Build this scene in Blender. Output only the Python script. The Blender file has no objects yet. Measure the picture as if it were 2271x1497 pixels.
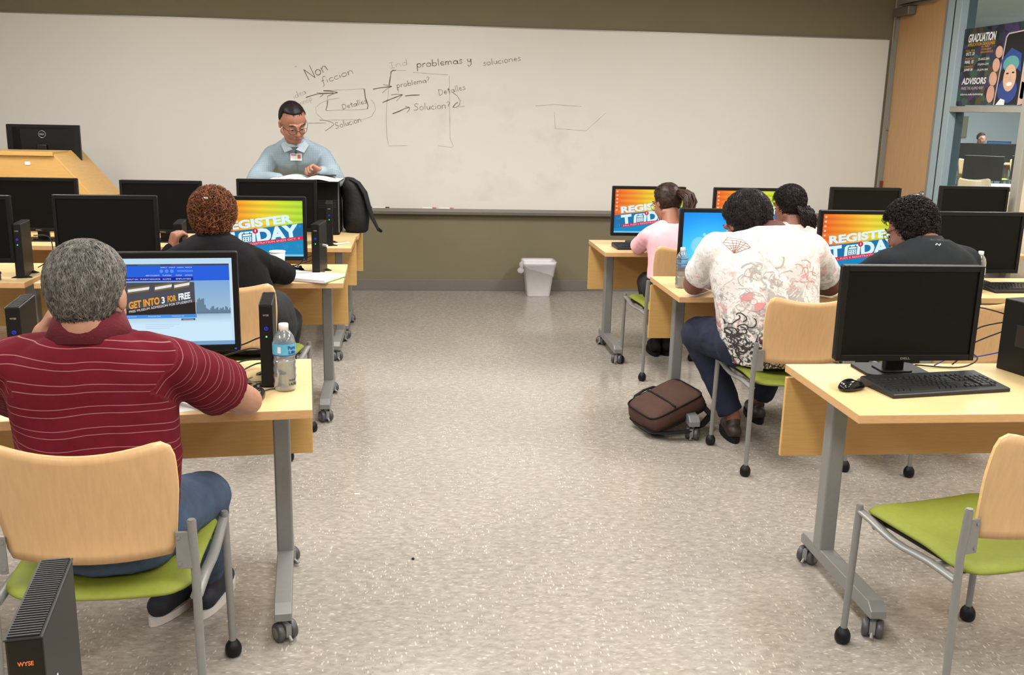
import bpy, bmesh, math, random
from mathutils import Vector, Matrix, noise
from mathutils.bvhtree import BVHTree
random.seed(7)
PI = math.pi
SC = bpy.context.scene
COL = SC.collection
def lin(c):
    c = c / 255.0
    return c / 12.92 if c <= 0.04045 else ((c + 0.055) / 1.055) ** 2.4
def rgb(r, g, b): return (lin(r), lin(g), lin(b), 1.0)
# ---------------------------------------------------------------- materials
def nd(m, t, **kw):
    n = m.node_tree.nodes.new(t)
    for k, v in kw.items():
        if hasattr(n, k): setattr(n, k, v)
        else: n.inputs[k.replace('_', ' ')].default_value = v
    return n
def lk(m, a, b): m.node_tree.links.new(a, b)
MATS = {}
def mat(name, col, rough=0.5, metal=0.0, spec=0.5, var=0.05, vscale=30, bump=0.0, bscale=200, coat=0.0, sheen=0.0, stretch=None, sss=0.0):
    """principled material with a little procedural tone variation and bump"""
    m = bpy.data.materials.new(name); m.use_nodes = True
    b = m.node_tree.nodes['Principled BSDF']
    b.inputs['Roughness'].default_value = rough; b.inputs['Metallic'].default_value = metal
    b.inputs['Specular IOR Level'].default_value = spec
    b.inputs['Coat Weight'].default_value = coat
    b.inputs['Sheen Weight'].default_value = sheen
    if sss: b.inputs['Subsurface Weight'].default_value = sss; b.inputs['Subsurface Radius'].default_value = (.02, .008, .004); b.inputs['Subsurface Scale'].default_value = .5
    c = rgb(*col)
    tc = nd(m, 'ShaderNodeTexCoord'); mp = nd(m, 'ShaderNodeMapping')
    if stretch: mp.inputs['Scale'].default_value = stretch
    lk(m, tc.outputs['Object'], mp.inputs['Vector'])
    n = nd(m, 'ShaderNodeTexNoise'); n.inputs['Scale'].default_value = vscale; n.inputs['Detail'].default_value = 4
    lk(m, mp.outputs[0], n.inputs['Vector'])
    r = nd(m, 'ShaderNodeValToRGB')
    r.color_ramp.elements[0].color = tuple(x * (1 - var) for x in c[:3]) + (1,)
    r.color_ramp.elements[1].color = tuple(min(1, x * (1 + var)) for x in c[:3]) + (1,)
    r.color_ramp.elements[0].position = .3; r.color_ramp.elements[1].position = .7
    lk(m, n.outputs['Fac'], r.inputs['Fac']); lk(m, r.outputs['Color'], b.inputs['Base Color'])
    if bump:
        n2 = nd(m, 'ShaderNodeTexNoise'); n2.inputs['Scale'].default_value = bscale; n2.inputs['Detail'].default_value = 3
        lk(m, mp.outputs[0], n2.inputs['Vector'])
        bp = nd(m, 'ShaderNodeBump'); bp.inputs['Strength'].default_value = bump; bp.inputs['Distance'].default_value = .01
        lk(m, n2.outputs['Fac'], bp.inputs['Height']); lk(m, bp.outputs['Normal'], b.inputs['Normal'])
    MATS[name] = m
    return m
def emis(name, col, s=1.0):
    m = bpy.data.materials.new(name); m.use_nodes = True
    b = m.node_tree.nodes['Principled BSDF']
    b.inputs['Base Color'].default_value = (0.01, 0.01, 0.01, 1)
    b.inputs['Emission Color'].default_value = rgb(*col); b.inputs['Emission Strength'].default_value = s
    b.inputs['Roughness'].default_value = .5; b.inputs['Specular IOR Level'].default_value = .15
    MATS[name] = m
    return m
# ---------------------------------------------------------------- mesh builder
class MB:
    def __init__(s): s.v = []; s.f = []; s.m = []; s.sm = []; s.mi = 0; s.smooth = False
    def add(s, vs, fs, mi=None, smooth=None):
        o = len(s.v); s.v += [tuple(v) for v in vs]
        for f in fs:
            s.f.append([i + o for i in f]); s.m.append(s.mi if mi is None else mi)
            s.sm.append(s.smooth if smooth is None else smooth)
        return s
    def box(s, x0, x1, y0, y1, z0, z1, mi=None, M=None):
        vs = [Vector((x, y, z)) for x in (x0, x1) for y in (y0, y1) for z in (z0, z1)]
        if M: vs = [M @ v for v in vs]
        return s.add(vs, [(0, 1, 3, 2), (4, 6, 7, 5), (0, 4, 5, 1), (2, 3, 7, 6), (0, 2, 6, 4), (1, 5, 7, 3)], mi, False)
    def rbox(s, x0, x1, y0, y1, z0, z1, r, axis='z', mi=None, M=None, seg=4, smooth=False):
        """box with rounded corners in the plane normal to axis"""
        def rr(a0, a1, b0, b1):
            pts = []
            for (ca, cb, t0) in ((a1 - r, b1 - r, 0), (a0 + r, b1 - r, 90), (a0 + r, b0 + r, 180), (a1 - r, b0 + r, 270)):
                for i in range(seg + 1):
                    t = math.radians(t0 + 90 * i / seg); pts.append((ca + r * math.cos(t), cb + r * math.sin(t)))
            return pts
        if axis == 'z': P = rr(x0, x1, y0, y1); lo = [(a, b, z0) for a, b in P]; hi = [(a, b, z1) for a, b in P]
        elif axis == 'y': P = rr(x0, x1, z0, z1)[::-1]; lo = [(a, y0, b) for a, b in P]; hi = [(a, y1, b) for a, b in P]
        else: P = rr(y0, y1, z0, z1); lo = [(x0, a, b) for a, b in P]; hi = [(x1, a, b) for a, b in P]
        n = len(P); vs = [Vector(v) for v in lo + hi]
        if M: vs = [M @ v for v in vs]
        fs = [list(range(n))[::-1], list(range(n, 2 * n))] + [[i, (i + 1) % n, n + (i + 1) % n, n + i] for i in range(n)]
        return s.add(vs, fs, mi, smooth)
    def prism(s, pts, d, mi=None):
        """pts: 3D polygon; extruded by vector d"""
        n = len(pts); P = [Vector(p) for p in pts]; d = Vector(d)
        return s.add(P + [p + d for p in P], [list(range(n))[::-1], list(range(n, 2 * n))] + [[i, (i + 1) % n, n + (i + 1) % n, n + i] for i in range(n)], mi, False)
    def tube(s, path, r, seg=8, mi=None, caps=True, smooth=True, flat=1.0):
        P = [Vector(p) for p in path]; n = len(P); R = r if isinstance(r, (list, tuple)) else [r] * n
        vs = []; up = Vector((0, 0, 1)); prev = None
        for i in range(n):
            t = (P[min(i + 1, n - 1)] - P[max(i - 1, 0)])
            if t.length < 1e-9: t = Vector((0, 0, 1))
            t.normalize()
            if prev is None:
                a = t.cross(up)
                if a.length < .05: a = t.cross(Vector((0, 1, 0)))
            else: a = prev - t * prev.dot(t)
            a.normalize(); prev = a; b = t.cross(a)
            for k in range(seg):
                w = 2 * PI * k / seg; vs.append(P[i] + a * (R[i] * math.cos(w)) + b * (R[i] * flat * math.sin(w)))
        fs = []
        for i in range(n - 1):
            for k in range(seg):
                k2 = (k + 1) % seg; fs.append([i * seg + k, i * seg + k2, (i + 1) * seg + k2, (i + 1) * seg + k])
        s.add(vs, fs, mi, smooth)
        if caps: s.add(vs[:seg], [list(range(seg))[::-1]], mi, False); s.add(vs[-seg:], [list(range(seg))], mi, False)
        return s
    def lathe(s, prof, seg=24, mi=None, M=None, smooth=True, ang=2 * PI):
        n = len(prof); vs = []
        for k in range(seg):
            w = ang * k / seg
            for (r, z) in prof: vs.append(Vector((r * math.cos(w), r * math.sin(w), z)))
        if M: vs = [M @ v for v in vs]
        fs = []
        for k in range(seg):
            k2 = (k + 1) % seg
            for i in range(n - 1): fs.append([k * n + i, k2 * n + i, k2 * n + i + 1, k * n + i + 1])
        return s.add(vs, fs, mi, smooth)
    def ball(s, c, r, M=None, seg=16, rings=10, mi=None):
        """ellipsoid, r = 3 radii, M = 3x3 orientation"""
        c = Vector(c); vs = [Vector((0, 0, 1))]
        for i in range(1, rings):
            a = PI * i / rings
            for k in range(seg): w = 2 * PI * k / seg; vs.append(Vector((math.sin(a) * math.cos(w), math.sin(a) * math.sin(w), math.cos(a))))
        vs.append(Vector((0, 0, -1)))
        out = []
        for v in vs:
            q = Vector((v.x * r[0], v.y * r[1], v.z * r[2]))
            if M: q = M @ q
            out.append(c + q)
        fs = [[0, 1 + k, 1 + (k + 1) % seg] for k in range(seg)]
        for i in range(rings - 2):
            for k in range(seg): a = 1 + i * seg; fs.append([a + k, a + seg + k, a + seg + (k + 1) % seg, a + (k + 1) % seg])
        a = 1 + (rings - 2) * seg; L = len(vs) - 1
        fs += [[a + k, L, a + (k + 1) % seg] for k in range(seg)]
        return s.add(out, fs, mi, True)
    def cap(s, p0, r0, p1, r1, seg=14, mi=None, flat=1.0, side=None):
        """tapered capsule"""
        p0 = Vector(p0); p1 = Vector(p1); t = p1 - p0; L = t.length
        if L < 1e-6: return s.ball(p0, (r0, r0, r0), mi=mi)
        t.normalize(); a = Vector(side) if side is not None else t.cross(Vector((0, 0, 1)))
        a = a - t * a.dot(t)
        if a.length < .05: a = t.cross(Vector((0, 1, 0)))
        a.normalize(); b = t.cross(a); rows = []
        for i in range(1, 5): w = PI / 2 * i / 5; rows.append((p0 - t * (r0 * math.cos(w)), r0 * math.sin(w)))
        for i in range(0, 5): rows.append((p0.lerp(p1, i / 4), r0 + (r1 - r0) * i / 4))
        for i in range(4, 0, -1): w = PI / 2 * i / 5; rows.append((p1 + t * (r1 * math.cos(w)), r1 * math.sin(w)))
        vs = []
        for c, r in rows:
            for k in range(seg): w = 2 * PI * k / seg; vs.append(c + a * (r * math.cos(w)) + b * (r * flat * math.sin(w)))
        n = len(rows); fs = []
        for i in range(n - 1):
            for k in range(seg): fs.append([i * seg + k, i * seg + (k + 1) % seg, (i + 1) * seg + (k + 1) % seg, (i + 1) * seg + k])
        o = len(vs); vs += [p0 - t * r0, p1 + t * r1]
        fs += [[o, (k + 1) % seg, k] for k in range(seg)] + [[o + 1, (n - 1) * seg + k, (n - 1) * seg + (k + 1) % seg] for k in range(seg)]
        return s.add(vs, fs, mi, True)
    def quad(s, a, b, c, d, mi=None): return s.add([a, b, c, d], [(0, 1, 2, 3)], mi, False)
    def mesh(s, name):
        me = bpy.data.meshes.new(name); me.from_pydata(s.v, [], s.f)
        for p, m, sm in zip(me.polygons, s.m, s.sm): p.material_index = m; p.use_smooth = sm
        me.update(); return me
    def build(s, name, mats, parent=None, bevel=0, loc=None, rz=0, wn=False):
        me = s.mesh(name)
        for m in (mats if isinstance(mats, (list, tuple)) else [mats]): me.materials.append(m)
        o = bpy.data.objects.new(name, me); COL.objects.link(o)
        if parent is not None: o.parent = parent
        if loc is not None: o.location = loc
        o.rotation_euler.z = rz
        if bevel:
            b = o.modifiers.new('bevel', 'BEVEL'); b.width = bevel; b.segments = 2; b.limit_method = 'ANGLE'; b.angle_limit = math.radians(50)
        return o
def tag(o, label=None, cat=None, group=None, kind=None):
    if label: o['label'] = label
    if cat: o['category'] = cat
    if group: o['group'] = group
    if kind: o['kind'] = kind
    return o
def empty(name, loc, rz=0, label=None, cat=None, group=None):
    o = bpy.data.objects.new(name, None); COL.objects.link(o); o.location = loc; o.rotation_euler.z = rz; o.empty_display_size = .05
    return tag(o, label, cat, group)
def kids(o): return [c for c in bpy.data.objects if c.parent == o]
def copy_tree(o, parent=None):
    c = o.copy(); COL.objects.link(c); c.parent = parent
    for ch in kids(o): copy_tree(ch, c)
    return c
def place(proto, used, loc, rz, label, group=None):
    """first call uses the prototype itself, later calls a copy of the whole tree"""
    o = copy_tree(proto) if used.get(proto.name) else proto
    used[proto.name] = 1
    o.location = loc; o.rotation_euler.z = rz; o['label'] = label
    if group: o['group'] = group
    elif 'group' in o: del o['group']
    return o
_tc = {}
def text2d(body, bold=0.0):
    k = (body, bold)
    if k not in _tc:
        cu = bpy.data.curves.new('t', 'FONT'); cu.body = body; cu.size = 1; cu.offset = bold; cu.resolution_u = 3; cu.fill_mode = 'FRONT'
        o = bpy.data.objects.new('t', cu); COL.objects.link(o)
        dg = bpy.context.evaluated_depsgraph_get(); dg.update()
        me = bpy.data.meshes.new_from_object(o.evaluated_get(dg))
        vs = [(v.co.x, v.co.y) for v in me.vertices]; fs = [list(p.vertices) for p in me.polygons]
        bpy.data.objects.remove(o); bpy.data.curves.remove(cu); bpy.data.meshes.remove(me)
        xs = [v[0] for v in vs] or [0, 1]; ys = [v[1] for v in vs] or [0, 1]
        _tc[k] = (vs, fs, min(xs), max(xs), min(ys), max(ys))
    return _tc[k]
def put_text(mb, body, org, du, dv, w, h, bold=0, mi=0, shear=0):
    """text stretched to w x h on the plane org + u*du + v*dv"""
    vs, fs, x0, x1, y0, y1 = text2d(body, bold)
    org = Vector(org); du = Vector(du); dv = Vector(dv)
    out = []
    for x, y in vs:
        u = (x - x0) / (x1 - x0) * w; v = (y - y0) / max(1e-6, (y1 - y0)) * h
        out.append(org + du * (u + shear * v) + dv * v)
    mb.add(out, fs, mi, False)
# ---------------------------------------------------------------- common materials
M_lam = mat('laminate_maple_top', (220, 192, 140), .36, var=.035, vscale=9, stretch=(1, 14, 1))
M_edge = mat('maple_edge_band', (200, 158, 110), .45, var=.06, vscale=30, stretch=(1, 1, 6))
M_panel = mat('maple_panel', (202, 160, 96), .42, var=.05, vscale=10, stretch=(1, 1, 12))
M_ply = mat('plywood_back', (204, 166, 120), .33, var=.06, vscale=14, stretch=(8, 1, 1.2))
M_plyedge = mat('plywood_edge', (228, 186, 128), .45, var=.1, vscale=60)
M_silver = mat('silver_paint', (132, 132, 130), .38, metal=.25, var=.03, vscale=60)
M_green = mat('green_upholstery', (122, 130, 46), .6, spec=.3, var=.05, vscale=60, bump=.15, bscale=900)
M_black = mat('black_plastic', (13, 12, 12), .45, spec=.3, var=.1, vscale=60)
M_blackg = mat('black_gloss', (12, 12, 14), .16, var=.1, vscale=60)
M_blackm = mat('black_matte', (13, 12, 12), .7, spec=.25, var=.1, vscale=60)
M_glass_off = mat('dark_display', (4, 4, 4), .45, spec=.2, var=.1, vscale=5)
M_grey = mat('caster_grey', (112, 110, 112), .3, var=.05)
M_greyd = mat('caster_dark', (72, 70, 72), .4, var=.05)
M_white = mat('white_plastic', (228, 226, 226), .4, var=.02)
M_paper = mat('paper_white', (238, 238, 238), .75, var=.02)
M_wall = mat('olive_wall_paint', (117, 109, 86), .8, var=.03, vscale=3, bump=.05, bscale=400)
M_chrome = mat('brushed_nickel', (180, 176, 168), .25, metal=.9)
M_frame = mat('door_frame_paint', (150, 152, 150), .45, var=.02)
M_cable = mat('black_cable', (18, 18, 20), .5)
M_ceil = mat('ceiling_tile', (225, 222, 212), .9, var=.03, vscale=20, bump=.1)
# whiteboard
M_board = mat('whiteboard', (219, 216, 210), .42, spec=.35, var=.012, vscale=1.2)
def floor_mat():
    m = bpy.data.materials.new('vinyl_tile_floor'); m.use_nodes = True
    b = m.node_tree.nodes['Principled BSDF']; tc = nd(m, 'ShaderNodeTexCoord')
    b.inputs['Roughness'].default_value = .14; b.inputs['Specular IOR Level'].default_value = .5
    # broad cloudy tone per tile
    vt = nd(m, 'ShaderNodeVectorMath', operation='FLOOR'); sc = nd(m, 'ShaderNodeVectorMath', operation='SCALE'); sc.inputs['Scale'].default_value = 1 / .305
    lk(m, tc.outputs['Object'], sc.inputs[0]); lk(m, sc.outputs[0], vt.inputs[0])
    wn = nd(m, 'ShaderNodeTexWhiteNoise'); lk(m, vt.outputs[0], wn.inputs['Vector'])
    n1 = nd(m, 'ShaderNodeTexNoise'); n1.inputs['Scale'].default_value = 26; n1.inputs['Detail'].default_value = 5; n1.inputs['Roughness'].default_value = .62
    mp0 = nd(m, 'ShaderNodeMapping'); mp0.inputs['Scale'].default_value = (1, 1.9, 1); mp0.inputs['Rotation'].default_value = (0, 0, .5)
    lk(m, tc.outputs['Object'], mp0.inputs[0]); lk(m, mp0.outputs[0], n1.inputs['Vector'])
    r1 = nd(m, 'ShaderNodeValToRGB'); e = r1.color_ramp.elements
    e[0].position = .36; e[0].color = rgb(142, 135, 127); e[1].position = .66; e[1].color = rgb(168, 161, 152)
    lk(m, n1.outputs['Fac'], r1.inputs['Fac'])
    col = r1.outputs['Color']
    # the flecks run crosswise on every other tile
    dt = nd(m, 'ShaderNodeVectorMath', operation='DOT_PRODUCT'); dt.inputs[1].default_value = (1, 1, 0); lk(m, vt.outputs[0], dt.inputs[0])
    pp_ = nd(m, 'ShaderNodeMath', operation='PINGPONG'); pp_.inputs[1].default_value = 1; lk(m, dt.outputs['Value'], pp_.inputs[0])
    m90 = nd(m, 'ShaderNodeMapping'); m90.inputs['Rotation'].default_value = (0, 0, PI / 2); lk(m, tc.outputs['Object'], m90.inputs[0])
    vmx = nd(m, 'ShaderNodeMix', data_type='VECTOR'); lk(m, pp_.outputs[0], vmx.inputs[0]); lk(m, tc.outputs['Object'], vmx.inputs[4]); lk(m, m90.outputs[0], vmx.inputs[5]); vec = vmx.outputs[1]
    # elongated pale and dark flecks
    for (rot, scl, thr, c, seedz) in ((.25, (36, 110, 1), .30, (222, 214, 200), 0), (-.3, (30, 85, 1), .30, (228, 221, 208), 7), (1.4, (44, 120, 1), .28, (120, 106, 88), 13)):
        mp = nd(m, 'ShaderNodeMapping'); mp.inputs['Scale'].default_value = scl; mp.inputs['Rotation'].default_value = (0, 0, rot); mp.inputs['Location'].default_value = (seedz, seedz, seedz)
        lk(m, vec, mp.inputs[0])
        vo = nd(m, 'ShaderNodeTexVoronoi'); vo.inputs['Scale'].default_value = 1; vo.inputs['Randomness'].default_value = 1
        lk(m, mp.outputs[0], vo.inputs['Vector'])
        rr = nd(m, 'ShaderNodeValToRGB'); rr.color_ramp.elements[0].position = thr * .55; rr.color_ramp.elements[0].color = (1, 1, 1, 1); rr.color_ramp.elements[1].position = thr; rr.color_ramp.elements[1].color = (0, 0, 0, 1)
        lk(m, vo.outputs['Distance'], rr.inputs['Fac'])
        # keep about a third of the flecks
        sp = nd(m, 'ShaderNodeSeparateColor'); lk(m, vo.outputs['Color'], sp.inputs[0])
        gt = nd(m, 'ShaderNodeMath', operation='GREATER_THAN'); gt.inputs[1].default_value = .6; lk(m, sp.outputs[0], gt.inputs[0])
        mu = nd(m, 'ShaderNodeMath', operation='MULTIPLY'); lk(m, rr.outputs['Color'], mu.inputs[0]); lk(m, gt.outputs[0], mu.inputs[1])
        mu2 = nd(m, 'ShaderNodeMath', operation='MULTIPLY'); mu2.inputs[1].default_value = .45; lk(m, mu.outputs[0], mu2.inputs[0])
        mx = nd(m, 'ShaderNodeMixRGB'); mx.inputs['Color2'].default_value = rgb(*c)
        lk(m, mu2.outputs[0], mx.inputs['Fac']); lk(m, col, mx.inputs['Color1']); col = mx.outputs['Color']
    hs = nd(m, 'ShaderNodeHueSaturation'); ma = nd(m, 'ShaderNodeMath', operation='MULTIPLY_ADD'); ma.inputs[1].default_value = .05; ma.inputs[2].default_value = .975
    lk(m, wn.outputs['Value'], ma.inputs[0]); lk(m, ma.outputs[0], hs.inputs['Value']); lk(m, col, hs.inputs['Color']); lk(m, hs.outputs[0], b.inputs['Base Color'])
    n3 = nd(m, 'ShaderNodeTexNoise'); n3.inputs['Scale'].default_value = 3; lk(m, tc.outputs['Object'], n3.inputs['Vector'])
    bp = nd(m, 'ShaderNodeBump'); bp.inputs['Strength'].default_value = .02; bp.inputs['Distance'].default_value = .02; lk(m, n3.outputs['Fac'], bp.inputs['Height']); lk(m, bp.outputs['Normal'], b.inputs['Normal'])
    return m
M_floor = floor_mat()
def struct(mb, name, m, **kw):
    o = mb.build(name, m, **kw); o['kind'] = 'structure'; return o
WY = 8.82          # back wall
XR = 4.30          # right wall
XL = -4.6
CH = 2.95          # ceiling height
struct(MB().box(XL - .1, XR + .12, -2.2, WY + .12, -.08, 0), 'floor', M_floor)
struct(MB().box(XL - .1, XR + .12, WY, WY + .12, 0, CH), 'wall_back', M_wall)
struct(MB().box(XL - .1, XL, -2.2, WY, 0, CH), 'wall_left', M_wall)
w = MB()
w.box(XR, XR + .12, WY - .07, WY, 0, CH); w.box(XR, XR + .12, 7.86, 8.75, 2.62, CH)
w.box(XR, XR + .12, -2.2, 6.60, 0, CH); w.box(XR, XR + .12, 6.60, 7.86, 2.75, CH); w.box(XR, XR + .12, 6.60, 7.55, 0, .35)
M_wallr = mat('cream_side_wall', (206, 196, 172), .8, var=.02, vscale=3)
struct(w, 'wall_right', M_wallr)
struct(MB().box(XL - .1, XR + .12, -2.2, WY + .12, CH, CH + .06), 'ceiling', M_ceil)
M_base = mat('vinyl_baseboard', (112, 106, 100), .45, var=.03)
struct(MB().box(XL, XR, WY - .012, WY, 0, .102), 'baseboard_back', M_base, bevel=.003)
struct(MB().box(XR - .01, XR, -2.2, 6.6, 0, .102), 'baseboard_right', M_base)
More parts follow.
